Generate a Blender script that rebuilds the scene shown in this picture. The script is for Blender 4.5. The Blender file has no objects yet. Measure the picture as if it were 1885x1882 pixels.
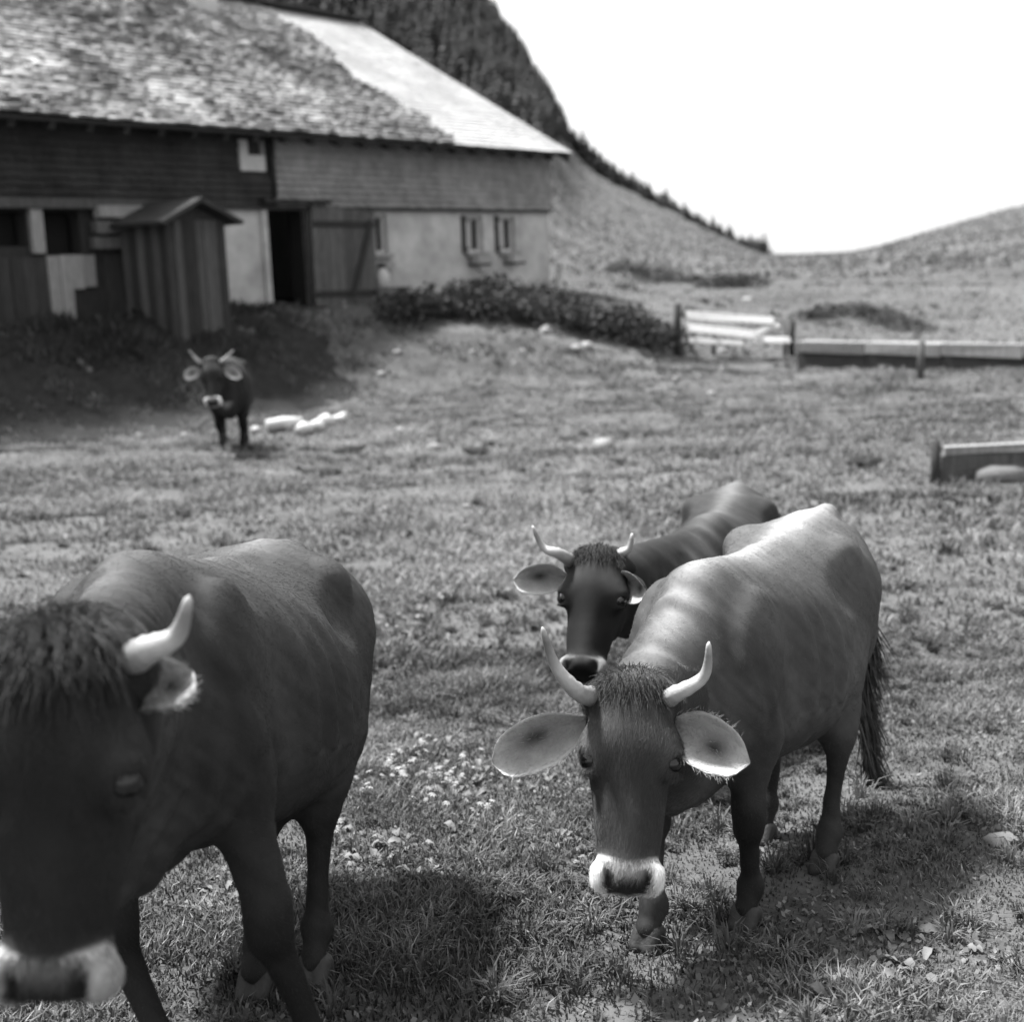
import bpy, math, random
import numpy as np
from mathutils import Matrix, Vector
rng = np.random.default_rng(7); random.seed(7)
R = math.radians
scene = bpy.context.scene
COL = scene.collection

# ------------------------------------------------------------------ camera
PITCH, ROLL = R(10.8), R(2.2)
CAM = np.array([0.0, 0.0, 1.85])
fwd = np.array([0, math.cos(PITCH), -math.sin(PITCH)]); r0 = np.array([1.0, 0, 0]); u0 = np.cross(r0, fwd)
rgt = r0*math.cos(ROLL) - u0*math.sin(ROLL); upv = np.cross(rgt, fwd)
cd = bpy.data.cameras.new('camera'); cam = bpy.data.objects.new('camera', cd); COL.objects.link(cam)
m = Matrix.Identity(4)
for i in range(3): m[i][0] = rgt[i]; m[i][1] = upv[i]; m[i][2] = -fwd[i]; m[i][3] = CAM[i]
cam.matrix_world = m
cd.sensor_fit = 'HORIZONTAL'; cd.sensor_width = 36.0; cd.lens = 36*2400/1885
cd.clip_start = 0.05; cd.clip_end = 5000
cd.dof.use_dof = True; cd.dof.focus_distance = 3.75; cd.dof.aperture_fstop = 2.3
scene.camera = cam

# ------------------------------------------------------------------ light
SUN_EL, SUN_AZ = R(63), math.atan2(-0.84, 0.54)      # azimuth from +Y towards +X: high, from the left
world = bpy.data.worlds.new('World'); scene.world = world; world.use_nodes = True
nt = world.node_tree; bg = nt.nodes['Background']
sky = nt.nodes.new('ShaderNodeTexSky'); sky.sky_type = 'NISHITA'; sky.sun_disc = False
sky.sun_elevation = SUN_EL; sky.sun_rotation = SUN_AZ; sky.air_density = 1.0; sky.dust_density = 6.0; sky.ozone_density = 1.0
bw = nt.nodes.new('ShaderNodeRGBToBW'); nt.links.new(sky.outputs[0], bw.inputs[0])
# pale cloud sheet, even over the whole dome
mx = nt.nodes.new('ShaderNodeMix'); mx.data_type = 'FLOAT'; mx.inputs[0].default_value = 0.55; mx.inputs[3].default_value = 11.0
nt.links.new(bw.outputs[0], mx.inputs[2]); nt.links.new(mx.outputs[0], bg.inputs['Color']); bg.inputs['Strength'].default_value = 0.066
sl = bpy.data.lights.new('sun', 'SUN'); sl.energy = 4.5; sl.angle = R(6.0); sun = bpy.data.objects.new('sun', sl); COL.objects.link(sun)
sd = Vector((math.sin(SUN_AZ)*math.cos(SUN_EL), math.cos(SUN_AZ)*math.cos(SUN_EL), math.sin(SUN_EL)))
sun.rotation_euler = sd.to_track_quat('Z', 'Y').to_euler(); sun.location = (-20, 5, 40)
vs = scene.view_settings; vs.view_transform = 'Standard'; vs.look = 'None'; vs.gamma = 1; vs.exposure = 1.4; vs.use_curve_mapping = False

# ------------------------------------------------------------------ amounts
HAIR_A, HAIR_B = 240000, 240000
GRASS = [(370000, 1.5, 7.5, .045, .0055, 1, 1.6), (210000, 7.0, 26.0, .075, .016, 2, 1.6), (130000, 24.0, 150.0, .10, .05, 3, 1.25), (65000, 110.0, 430.0, .45, .35, 4, 1.0)]
# ------------------------------------------------------------------ helpers
def tag(o, label=None, cat=None, group=None, kind=None):
    if label: o['label'] = label
    if cat: o['category'] = cat
    if group: o['group'] = group
    if kind: o['kind'] = kind
    return o
def link(o, parent=None):
    COL.objects.link(o)
    if parent is not None: o.parent = parent
    return o
def empty(name, loc=(0, 0, 0), rz=0.0, mat=None):
    o = bpy.data.objects.new(name, None); o.empty_display_size = 0.2
    if mat is not None: o.matrix_world = mat
    else: o.location = loc; o.rotation_euler = (0, 0, rz)
    return link(o)
def mesh_np(name, V, Fq, smooth=True):
    """V (n,3); Fq: array of quads / tris or list of faces"""
    me = bpy.data.meshes.new(name)
    if isinstance(Fq, np.ndarray):
        n, k = Fq.shape
        me.vertices.add(len(V)); me.vertices.foreach_set('co', np.asarray(V, np.float32).ravel())
        me.loops.add(n*k); me.loops.foreach_set('vertex_index', Fq.astype(np.int32).ravel())
        me.polygons.add(n); me.polygons.foreach_set('loop_start', np.arange(0, n*k, k, dtype=np.int32))
        try: me.polygons.foreach_set('loop_total', np.full(n, k, dtype=np.int32))
        except Exception: pass
        me.update(calc_edges=True); me.validate()
    else:
        me.from_pydata([tuple(v) for v in V], [], [tuple(f) for f in Fq]); me.update()
    me.polygons.foreach_set('use_smooth', np.full(len(me.polygons), bool(smooth)))
    return me
def obj(name, me, mat, parent=None):
    o = bpy.data.objects.new(name, me)
    if mat is not None and not me.materials: me.materials.append(mat)
    return link(o, parent)
BOXF = [(0, 3, 2, 1), (4, 5, 6, 7), (0, 1, 5, 4), (1, 2, 6, 5), (2, 3, 7, 6), (3, 0, 4, 7)]
class MB:
    def __init__(s): s.v = []; s.f = []
    def add(s, V, F):
        b = len(s.v); s.v += [tuple(p) for p in V]; s.f += [tuple(i+b for i in f) for f in F]; return s
    def box(s, a, b, j=0.0, M=None):
        (x0, y0, z0), (x1, y1, z1) = a, b
        V = [(x0, y0, z0), (x1, y0, z0), (x1, y1, z0), (x0, y1, z0), (x0, y0, z1), (x1, y0, z1), (x1, y1, z1), (x0, y1, z1)]
        if j: V = [tuple(c + random.uniform(-j, j) for c in p) for p in V]
        if M is not None: V = [tuple(M @ Vector(p)) for p in V]
        return s.add(V, BOXF)
    def beam(s, p, q, w, h, upd=(0, 0, 1), j=0.0):
        p = Vector(p); q = Vector(q); d = (q-p); L = d.length; d.normalize()
        sx = d.cross(Vector(upd))
        if sx.length < 1e-4: sx = d.cross(Vector((1, 0, 0)))
        sx.normalize(); uz = sx.cross(d)
        V = []
        for c in (p, q):
            for a, b in ((-1, -1), (1, -1), (1, 1), (-1, 1)): V.append(c + sx*(a*w/2 + random.uniform(-j, j)) + uz*(b*h/2 + random.uniform(-j, j)))
        return s.add(V, [(0, 1, 2, 3), (7, 6, 5, 4), (0, 4, 5, 1), (1, 5, 6, 2), (2, 6, 7, 3), (3, 7, 4, 0)])
    def tube(s, pts, rad, n=10, cap=True):
        pts = [Vector(p) for p in pts]; b = len(s.v); prev = None; rings = []
        for i, p in enumerate(pts):
            t = (pts[min(i+1, len(pts)-1)] - pts[max(i-1, 0)]).normalized()
            if prev is None: prev = t.orthogonal().normalized()
            prev = (prev - t*prev.dot(t)).normalized(); w = t.cross(prev); r = rad[i] if hasattr(rad, '__len__') else rad
            rings.append([p + (prev*math.cos(2*math.pi*k/n) + w*math.sin(2*math.pi*k/n))*r for k in range(n)])
        V = [v for ring in rings for v in ring]; F = []
        for i in range(len(pts)-1):
            for k in range(n): F.append((i*n+k, i*n+(k+1) % n, (i+1)*n+(k+1) % n, (i+1)*n+k))
        if cap: F.append(tuple(range(n-1, -1, -1))); F.append(tuple(range((len(pts)-1)*n, len(pts)*n)))
        return s.add(V, F)
    def build(s, name, mat, parent=None, smooth=False):
        return obj(name, mesh_np(name, s.v, s.f, smooth), mat, parent)

# value noise in numpy
_perm = rng.random((64, 64))
def vnoise(x, y):
    x = np.asarray(x, float); y = np.asarray(y, float)
    xi = np.floor(x).astype(int); yi = np.floor(y).astype(int); fx = x-xi; fy = y-yi
    fx = fx*fx*(3-2*fx); fy = fy*fy*(3-2*fy); g = lambda a, b: _perm[a % 64, b % 64]
    return (g(xi, yi)*(1-fx)+g(xi+1, yi)*fx)*(1-fy) + (g(xi, yi+1)*(1-fx)+g(xi+1, yi+1)*fx)*fy
def fbm(x, y, o=4): return sum(vnoise(x*2**i+i*17.3, y*2**i+i*9.1)*0.5**i for i in range(o))/sum(0.5**i for i in range(o))
def sstep(a, b, x): t = np.clip((np.asarray(x, float)-a)/(b-a), 0, 1); return t*t*(3-2*t)

# ------------------------------------------------------------------ materials (a black-and-white world)
def grey(v): return (v, v, v, 1)
def mat(name, v, rough=0.85, scale=6.0, var=0.35, bump=0.0, bscale=None, stretch=None, spec=0.2, attr=None, detail=6, blotch=None, transl=0.0):
    """procedural grey material: base value with two scales of noise, optional stretch (wood grain), optional bump"""
    M = bpy.data.materials.new(name); M.use_nodes = True; t = M.node_tree; n = t.nodes; L = t.links; p = n['Principled BSDF']
    p.inputs['Roughness'].default_value = rough; p.inputs['Specular IOR Level'].default_value = spec
    tc = n.new('ShaderNodeTexCoord'); mp = n.new('ShaderNodeMapping'); L.new(tc.outputs['Object'], mp.inputs[0])
    if stretch: mp.inputs['Scale'].default_value = stretch
    nz = n.new('ShaderNodeTexNoise'); nz.inputs['Scale'].default_value = scale; nz.inputs['Detail'].default_value = detail; nz.inputs['Roughness'].default_value = 0.65
    L.new(mp.outputs[0], nz.inputs['Vector'])
    mr = n.new('ShaderNodeMapRange'); mr.inputs['From Min'].default_value = 0.25; mr.inputs['From Max'].default_value = 0.75
    mr.inputs['To Min'].default_value = 1-var; mr.inputs['To Max'].default_value = 1+var; L.new(nz.outputs[0], mr.inputs[0])
    mul = n.new('ShaderNodeMath'); mul.operation = 'MULTIPLY'; L.new(mr.outputs[0], mul.inputs[0])
    if attr:
        at = n.new('ShaderNodeAttribute'); at.attribute_name = attr; L.new(at.outputs['Fac'], mul.inputs[1])
    else: mul.inputs[1].default_value = v
    out = mul.outputs[0]
    if blotch:
        nb = n.new('ShaderNodeTexNoise'); nb.inputs['Scale'].default_value = blotch[0]; nb.inputs['Detail'].default_value = 3; L.new(tc.outputs['Object'], nb.inputs['Vector'])
        rb = n.new('ShaderNodeMapRange'); rb.inputs['From Min'].default_value = 0.35; rb.inputs['From Max'].default_value = 0.65; rb.inputs['To Min'].default_value = blotch[1]; rb.inputs['To Max'].default_value = blotch[2]
        L.new(nb.outputs[0], rb.inputs[0]); m2 = n.new('ShaderNodeMath'); m2.operation = 'MULTIPLY'; L.new(out, m2.inputs[0]); L.new(rb.outputs[0], m2.inputs[1]); out = m2.outputs[0]
    oi = n.new('ShaderNodeObjectInfo'); ro = n.new('ShaderNodeMapRange'); ro.inputs['To Min'].default_value = 1-var*0.5; ro.inputs['To Max'].default_value = 1+var*0.5
    L.new(oi.outputs['Random'], ro.inputs[0]); m3 = n.new('ShaderNodeMath'); m3.operation = 'MULTIPLY'; L.new(out, m3.inputs[0]); L.new(ro.outputs[0], m3.inputs[1]); out = m3.outputs[0]
    cl = n.new('ShaderNodeMath'); cl.operation = 'MINIMUM'; cl.inputs[1].default_value = 0.85; L.new(out, cl.inputs[0])
    L.new(cl.outputs[0], p.inputs['Base Color'])
    if bump:
        bn = n.new('ShaderNodeTexNoise'); bn.inputs['Scale'].default_value = bscale or scale*3; bn.inputs['Detail'].default_value = 5; L.new(mp.outputs[0], bn.inputs['Vector'])
        bp = n.new('ShaderNodeBump'); bp.inputs['Strength'].default_value = bump; bp.inputs['Distance'].default_value = 0.02; L.new(bn.outputs[0], bp.inputs['Height']); L.new(bp.outputs[0], p.inputs['Normal'])
    if transl:
        tr = n.new('ShaderNodeBsdfTranslucent'); L.new(cl.outputs[0], tr.inputs[0]); ms = n.new('ShaderNodeMixShader'); ms.inputs[0].default_value = transl
        L.new(p.outputs[0], ms.inputs[1]); L.new(tr.outputs[0], ms.inputs[2]); L.new(ms.outputs[0], n['Material Output'].inputs[0])
    return M
MT = {}
MT['soil'] = mat('pasture_ground', 0.075, 0.95, 2.6, 0.55, 0.8, 22, blotch=(0.11, 0.75, 1.25), detail=9)
MT['grass'] = mat('grass_blades', 0.2, 0.7, 0.7, 0.25, attr='tone', transl=0.25, spec=0.25)
MT['weed'] = mat('dock_leaf', 0.17, 0.6, 9, 0.3, 0.3, transl=0.2, spec=0.3)
MT['nettle'] = mat('nettle_leaf', 0.045, 0.75, 3, 0.5, transl=0.15)
MT['bank'] = mat('bank_scrub', 0.04, 0.9, 3, 0.5)
MT['spruce'] = mat('spruce_needles', 0.075, 0.9, 0.35, 0.45)
MT['bark'] = mat('spruce_bark', 0.045, 0.95, 9, 0.4, 0.5)
MT['plaster'] = mat('whitewashed_wall', 0.38, 0.95, 2.2, 0.28, 0.5, 16, blotch=(0.8, 0.75, 1.1))
MT['oldshingle'] = mat('mossy_shingle', 0.25, 0.95, 3.5, 0.55, 0.8, 14, blotch=(0.4, 0.45, 1.5))
MT['newshingle'] = mat('bright_shingle', 0.38, 0.85, 5.0, 0.24, 0.5, 30, blotch=(0.8, 0.82, 1.1))
MT['wallshingle'] = mat('wall_shingle', 0.24, 0.95, 3.0, 0.35, 0.4, 25, blotch=(0.5, 0.8, 1.15))
MT['darkshingle'] = mat('dark_wall_shingle', 0.035, 0.95, 3.0, 0.4, 0.4, 25, blotch=(0.5, 0.75, 1.25))  # darker shingle tone, left of the door and on the outhouse roof
MT['darkwood'] = mat('dark_wood', 0.035, 0.9, 6, 0.5, 0.5, stretch=(6, 6, 0.6))
MT['midwood'] = mat('weathered_wood', 0.085, 0.9, 6, 0.45, 0.5, stretch=(6, 6, 0.6))
MT['palewood'] = mat('pale_bleached_wood', 0.24, 0.9, 6, 0.4, 0.5, stretch=(6, 6, 0.6))
MT['rail'] = mat('bleached_rail', 0.62, 0.85, 7, 0.3, 0.4, stretch=(0.7, 6, 6))
MT['trough'] = mat('trough_side_wood', 0.05, 0.9, 6, 0.45, 0.5, stretch=(0.7, 6, 6))
MT['white'] = mat('white_paint', 0.45, 0.7, 12, 0.15)
MT['petal'] = mat('pale_petal', 0.26, 0.8, 30, 0.3)
MT['linen'] = mat('white_curtain', 0.5, 0.9, 9, 0.15)
MT['stone'] = mat('pale_stone', 0.3, 0.9, 14, 0.25, 0.6, 40)
MT['greystone'] = mat('grey_stone', 0.16, 0.95, 12, 0.35, 0.6, 40)
MT['dung'] = mat('dark_dung', 0.02, 0.7, 20, 0.4, 0.8, 50)
MT['shadedearth'] = mat('shaded_trodden_earth', 0.018, 0.95, 5, 0.6, 0.8, 20)
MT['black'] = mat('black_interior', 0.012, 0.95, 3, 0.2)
MT['glass'] = mat('dark_glass', 0.015, 0.08, 2, 0.2, spec=0.6)
MT['metal'] = mat('tin', 0.5, 0.35, 8, 0.2, spec=0.6)
MT['darkmetal'] = mat('dark_tin', 0.04, 0.5, 8, 0.2)
MT['coat'] = mat('cow_coat', 0.1, 0.72, 40, 0.15, 0.08, 260, attr='coat', spec=0.15, blotch=(3.2, 0.74, 1.22))
MT['hair'] = mat('cow_hair', 0.1, 0.5, 30, 0.15, attr='coat', spec=0.35)
MT['horn'] = mat('horn', 0.6, 0.35, 14, 0.2, 0.2, 40, spec=0.5, attr='coat')
MT['hoof'] = mat('hoof', 0.035, 0.6, 14, 0.35, 0.3)
MT['eye'] = mat('eye', 0.004, 0.05, 5, 0.1, spec=0.5)
MT['ear'] = mat('ear', 0.2, 0.8, 26, 0.2, 0.5, 120, attr='coat', transl=0.15)

# ------------------------------------------------------------------ terrain
DO = np.array([-4.664, 26.4]); BU = np.array([0.617, 0.787]); BU /= np.linalg.norm(BU); BN = np.array([BU[1], -BU[0]])
_cp = np.array([(-3500, -1500), (-1000, -800), (0, -500), (560, -300), (800, -110), (910, 22), (1000, 150), (1045, 262), (1100, 308), (1200, 360), (1300, 413), (1400, 466), (1440, 474), (1500, 473), (1600, 451), (1750, 405), (1885, 370), (2200, 300), (2700, 240), (3600, 250)], float)
_az = []; _te = []
for px, py in _cp:
    d = fwd*2400 + rgt*(px-942.5) + upv*(941-py); h = math.hypot(d[0], d[1]); _az.append(math.atan2(d[0], d[1])); _te.append(min(d[2]/h, 0.52))
_ag = np.linspace(-math.pi, math.pi, 4001); _tg = np.interp(_ag, np.array(_az), np.array(_te)); _kn = np.exp(-.5*(np.arange(-24, 25)/8.0)**2); _kn /= _kn.sum()
_tg = np.convolve(np.pad(_tg, 24, mode='edge'), _kn, 'valid'); _az, _te = _ag, _tg
def terr(x, y):
    x = np.asarray(x, float); y = np.asarray(y, float)
    z = -0.45*sstep(1.8, 8.0, y) + 0.004*np.maximum(y-45, 0)*(y < 400)
    t = (x-DO[0])*BU[0] + (y-DO[1])*BU[1]; p = (x-DO[0])*BN[0] + (y-DO[1])*BN[1]
    wid = 3.1 + 5.2*sstep(-2.0, 5.0, t)
    wob = 0.5*(fbm(t*0.5, p*0.5+3)-0.5)
    bank = np.where(p < 0.5, 1.0, 1-sstep(0.0, 1.0, np.clip((p-0.5+wob)/wid, 0, 1))*1.0)
    bank = 0.55*bank + 0.45*np.where(p < 0.5, 1.0, np.clip(1-(p-0.5+wob)/wid, 0, 1))
    endf = (1-sstep(11.0, 19.0, t))*sstep(-30, -14, t)
    z = z + 1.5*bank*endf*(p > -25)
    r = np.hypot(x, y); az = np.arctan2(x, y)
    te = np.interp(az, _az, _te)
    left = sstep(0.16, 0.0, az)
    r0 = 120 - 45*left; rc = 430.0
    s = np.clip((r-r0)/(rc-r0), 0, 1)
    H = np.maximum(rc*te + 1.85 - 2.0, 0.0)
    z = z + H*np.where(s < 1, s**1.35, 1.0) - np.maximum(r-rc, 0)*0.06*(r > rc)
    z = z + 2.0*(fbm(x*0.03, y*0.03)-0.5)*sstep(60, 160, r)
    # pasture lumps and cattle steps
    z = z + .42*(fbm(x*.22+51, y*.55+3, 3)-.5)*sstep(6, 11, y)*(1-sstep(30, 45, y)) + .16*np.abs(fbm(x*.5+11, y*1.1+23, 2)-.5)*sstep(4, 9, y)*(1-sstep(28, 40, y))
    z = z + (0.10*(fbm(x*0.45+5, y*0.45)-0.5) + 0.05*(fbm(x*1.7, y*1.7+8)-0.5))*sstep(1.0, 3.0, y)*(1-0.5*sstep(20, 60, y)) + 0.6*(fbm(x*0.1+2, y*0.1+6)-0.5)*sstep(35, 70, r)
    return z
def tz(x, y): return float(terr(np.array([x]), np.array([y]))[0])
ys = np.concatenate([np.linspace(-60, -3, 12), np.arange(-2.5, 9, 0.07), 9+np.cumsum(0.07*1.022**np.arange(0, 262))])
ys = ys[ys < 900]; ys = np.concatenate([ys, np.linspace(ys[-1]+12, 1500, 24)])
xp = np.cumsum(0.075*1.022**np.arange(0, 250)); xp = xp[xp < 900]; xs = np.concatenate([-xp[::-1], [0], xp])
GX, GY = np.meshgrid(xs, ys); GZ = terr(GX, GY)
nx, ny = len(xs), len(ys); I = np.arange(nx*ny).reshape(ny, nx)
Q = np.stack([I[:-1, :-1], I[:-1, 1:], I[1:, 1:], I[1:, :-1]], -1).reshape(-1, 4)
g = obj('ground', mesh_np('ground', np.stack([GX, GY, GZ], -1).reshape(-1, 3), Q), MT['soil']); tag(g, kind='structure')

# ------------------------------------------------------------------ barn
BM = Matrix(((BU[0], BN[0], 0, DO[0]), (BU[1], BN[1], 0, DO[1]), (0, 0, 1, 0), (0, 0, 0, 1)))
BMi = BM.inverted()
# local frame: x along the wall (to the right), y out towards the pasture, z up
barn = empty('barn', mat=BM)
tag(barn, 'old low alpine barn with mossy and bright shingled roof and open doorway', 'barn')
def holes_wall(name, x0, x1, z0, z1, holes, th, yf, material, parent):
    X = sorted({x0, x1, *[h[0] for h in holes], *[h[1] for h in holes]}); Z = sorted({z0, z1, *[h[2] for h in holes], *[h[3] for h in holes]})
    X2 = [X[0]]
    for a in X[1:]:
        k = max(1, int((a-X2[-1])/0.8)); b = X2[-1]; X2 += [b+(a-b)*i/k for i in range(1, k+1)]
    X = X2
    solid = {}
    for i in range(len(X)-1):
        for j in range(len(Z)-1):
            cx, cz = (X[i]+X[i+1])/2, (Z[j]+Z[j+1])/2
            solid[i, j] = not any(h[0] < cx < h[1] and h[2] < cz < h[3] for h in holes)
    b = MB()
    for (i, j), s in solid.items():
        if not s: continue
        a0, a1, c0, c1 = X[i], X[i+1], Z[j], Z[j+1]; y1 = yf-th
        b.add([(a0, yf, c0), (a1, yf, c0), (a1, yf, c1), (a0, yf, c1)], [(3, 2, 1, 0)]); b.add([(a0, y1, c0), (a1, y1, c0), (a1, y1, c1), (a0, y1, c1)], [(0, 1, 2, 3)])
        if not solid.get((i-1, j)): b.add([(a0, yf, c0), (a0, y1, c0), (a0, y1, c1), (a0, yf, c1)], [(3, 2, 1, 0)])
        if not solid.get((i+1, j)): b.add([(a1, yf, c0), (a1, y1, c0), (a1, y1, c1), (a1, yf, c1)], [(0, 1, 2, 3)])
        if not solid.get((i, j-1)): b.add([(a0, yf, c0), (a1, yf, c0), (a1, y1, c0), (a0, y1, c0)], [(0, 1, 2, 3)])
        if not solid.get((i, j+1)): b.add([(a0, yf, c1), (a1, yf, c1), (a1, y1, c1), (a0, y1, c1)], [(3, 2, 1, 0)])
    return b.build(name, material, parent)
DOORH = (0.03, 1.02, 1.02, 3.6)
WINS = [(2.98, 3.52, 2.15, 2.98), (6.2, 6.85, 2.12, 2.95), (7.45, 8.1, 2.12, 2.95)]
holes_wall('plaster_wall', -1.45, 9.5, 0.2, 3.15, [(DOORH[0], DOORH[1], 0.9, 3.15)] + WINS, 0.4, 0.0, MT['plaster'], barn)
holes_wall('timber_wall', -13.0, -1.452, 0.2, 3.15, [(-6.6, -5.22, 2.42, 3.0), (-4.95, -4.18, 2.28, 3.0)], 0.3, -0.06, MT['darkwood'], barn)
MB().box((-12.6, -9.0, 0.2), (-12.3, -0.3, 4.4)).build('end_wall', MT['darkwood'], barn)
# right gable wall: pentagon
gy = -6.3
MB().add([(9.1, -0.4, .2), (9.1, -12.4, .2), (9.1, -12.4, 4.4), (9.1, -6.3, 8.3), (9.1, -.4, 4.6), (9.48, -0.4, .2), (9.48, -12.4, .2), (9.48, -12.4, 4.4), (9.48, -6.3, 8.3), (9.48, -.4, 4.6)],
         [(0, 1, 2, 3, 4), (9, 8, 7, 6, 5), (0, 5, 6, 1), (1, 6, 7, 2), (2, 7, 8, 3), (3, 8, 9, 4), (4, 9, 5, 0)]).build('gable_wall', MT['midwood'], barn)
MB().box((-12.6, -12.4, .2), (9.4, -12.1, 4.4)).build('rear_wall', MT['darkwood'], barn)
# upper wall: courses of small shingles, standing proud of the lower wall
uw = MB(); uw.box((-13, -0.2, 3.16), (9.5, 0.05, 4.75)); uw.build('upper_wall', MT['darkwood'], barn)
def shingle_rows(x0, x1, n, pt, name, material, w=(0.1, 0.18), dx=0.16, th=0.02, hole=None, parent=None, jit=0.004, curl=0.012):
    b = MB()
    for k in range(n):
        x = x0 + random.uniform(-.08, 0)
        while x < x1:
            ww = random.uniform(*w); a = max(x, x0)+.002; c = min(x+ww, x1)-.002
            x += ww
            if c-a < .02: continue
            j = random.uniform(0, jit); cu = random.uniform(0, curl); e = random.uniform(-.015, .015)
            P0 = pt(k, 0.0); P1 = pt(k, 1.0)     # lower edge, upper edge: (y, z, ny, nz)
            if hole and hole(a, c, P0, P1): continue
            lo = lambda o: (P0[0]+P0[2]*o + e*P0[4], P0[1]+P0[3]*o + e*P0[5]); hi = lambda o: (P1[0]+P1[2]*o, P1[1]+P1[3]*o)
            (ya, za), (yb, zb) = lo(th+j+cu), lo(j+cu*0.6); (yc, zc), (yd, zd) = hi(.004), hi(-.012)
            b.add([(a, ya, za), (c, ya, za), (c, yc, zc), (a, yc, zc), (a, yb, zb), (c, yb, zb), (c, yd, zd), (a, yd, zd)], [(3, 2, 1, 0), (4, 5, 6, 7), (0, 1, 5, 4), (1, 2, 6, 5), (3, 0, 4, 7), (2, 3, 7, 6)])
    o = b.build(name, material, parent); o['kind'] = 'stuff'; return o
attic = (-0.55, 0.02, 3.8, 4.35)
for _x0, _x1, _nm, _mt in ((-8.5, .25, 'dark_wall_shingles', 'darkshingle'), (.26, 9.55, 'wall_shingles', 'wallshingle')): shingle_rows(_x0, _x1, 12, lambda k, f: (0.055 + 0.035*(1-f), 3.13+0.135*(k+f*1.35), 1, 0, 0, 1), _nm, MT[_mt], w=(.12, .2),
             hole=lambda a, c, P0, P1: c > attic[0] and a < attic[1] and P1[1] > attic[2] and P0[1] < attic[3], parent=barn, th=.018)
MB().beam((-1.5, .05, 3.10), (9.52, .05, 3.10), .1, .1).build('sill_beam', MT['darkwood'], barn)
MB().beam((-8.5, .02, 3.12), (-1.5, .02, 3.12), .22, .16).build('lintel_beam', MT['midwood'], barn)
# attic window
aw = MB(); aw.box((-.55, -.3, 3.8), (.02, -.02, 4.35)); aw = aw.build('attic_window', MT['black'], barn)
MB().box((-.6, .02, 3.78), (-.4, .115, 4.36)).build('jamb', MT['white'], aw); MB().box((-.397, .02, 3.78), (.03, .115, 4.08)).build('lower_panel', MT['white'], aw)
MB().box((-.06, .02, 4.083), (.03, .11, 4.36)).build('jamb', MT['palewood'], aw)
MB().tube([(.2, .16, 3.3), (.2, .16, 4.6)], .04, 8).build('downpipe', MT['darkmetal'], barn, True)
# windows
for i, (a, b, c, d) in enumerate(WINS):
    w = MB().box((a+.05, -.2, c+.05), (b-.05, -.17, d-.05)).build('window', MT['glass'], barn)
    for (p, q) in (((a, -.19, c), (a+.06, -.1, d)), ((b-.06, -.19, c), (b, -.1, d)), ((a+.063, -.19, d-.06), (b-.063, -.1, d)), ((a+.063, -.19, c), (b-.063, -.1, c+.06))):
        MB().box(p, q).build('frame', MT['white'], w)
    MB().box(((a+b)/2-.02, -.165, c+.062), ((a+b)/2+.02, -.12, d-.062)).build('glazing_bar', MT['white'], w)
    MB().box((a-.06, -.05, c-.09), (b+.06, .13, c-.005), .005).build('sill', MT['palewood'], w)
    if i:
        MB().box((a+.09, -.163, c+.12), ((a+b)/2+.0, -.15, d-.1), .01).build('curtain', MT['linen'], w)
    # dark shutter board beside the opening
    MB().box((a-.16, .012, c-.02), (a-.03, .05, d+.02), .003).build('shutter', MT['darkwood'], w)
for i, x in enumerate((6.5, 7.85)):
    MB().box((x-.27, .14, 1.86), (x+.27, .34, 2.03), .012).build('flower_box', MT['stone'], barn)
    MB().box((x-.25, .0, 1.80), (x-.2, .3, 1.855)).build('bracket', MT['darkwood'], barn); MB().box((x+.2, .0, 1.80), (x+.25, .3, 1.855)).build('bracket', MT['darkwood'], barn)
MB().box((3.0, .02, 1.8), (3.6, .1, 1.95), .01).build('sill_board', MT['palewood'], barn)
# doorway: black interior box, frame, leaf folded back
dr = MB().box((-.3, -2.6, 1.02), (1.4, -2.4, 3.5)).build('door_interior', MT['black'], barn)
MB().box((-.3, -2.6, .9), (1.4, -.4, 1.0)).build('threshold_floor', MT['darkwood'], barn)
MB().box((1.0, -.4, 1.0), (1.017, -.002, 3.14)).build('dark_reveal', MT['black'], barn)  # black strip added to darken the bright plaster reveal of the doorway
df = MB().box((-.12, .003, 1.0), (.03, .06, 3.15)).build('door_frame', MT['plaster'], barn)
MB().box((1.02, .003, 1.0), (1.12, .07, 3.15)).build('jamb', MT['darkwood'], df)
MB().box((-.2, .09, 3.17), (1.6, .30, 3.24)).build('canopy_board', MT['darkwood'], df)
MB().box((-.25, .0, .86), (2.9, .55, 1.0), .01).build('door_step', MT['midwood'], barn)
LM = Matrix.Translation((1.1, .1, 1.06)) @ Matrix.Rotation(R(9), 4, 'Z') @ Matrix.Rotation(R(1.2), 4, 'Y')
leaf = MB().box((0, 0, .1), (1.62, .02, 2.0), M=LM).build('door_leaf', MT['darkwood'], barn)
for k in range(8):
    MB().box((k*.2+.006, .021, .02+random.uniform(0, .05)), (k*.2+.194, .05, 2.12-.012*k*2+random.uniform(-.03, .02)), .003, LM).build('plank', MT['midwood'], leaf)
MB().beam(LM @ Vector((.95, .07, .25)), LM @ Vector((1.5, .07, 1.8)), .04, .14, upd=(1, 0, 0)).build('brace', MT['darkwood'], leaf)
for zz in (.3, 1.72): MB().beam(LM @ Vector((.03, .065, zz)), LM @ Vector((1.58, .065, zz)), .03, .12).build('ledge', MT['darkwood'], leaf)
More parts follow.
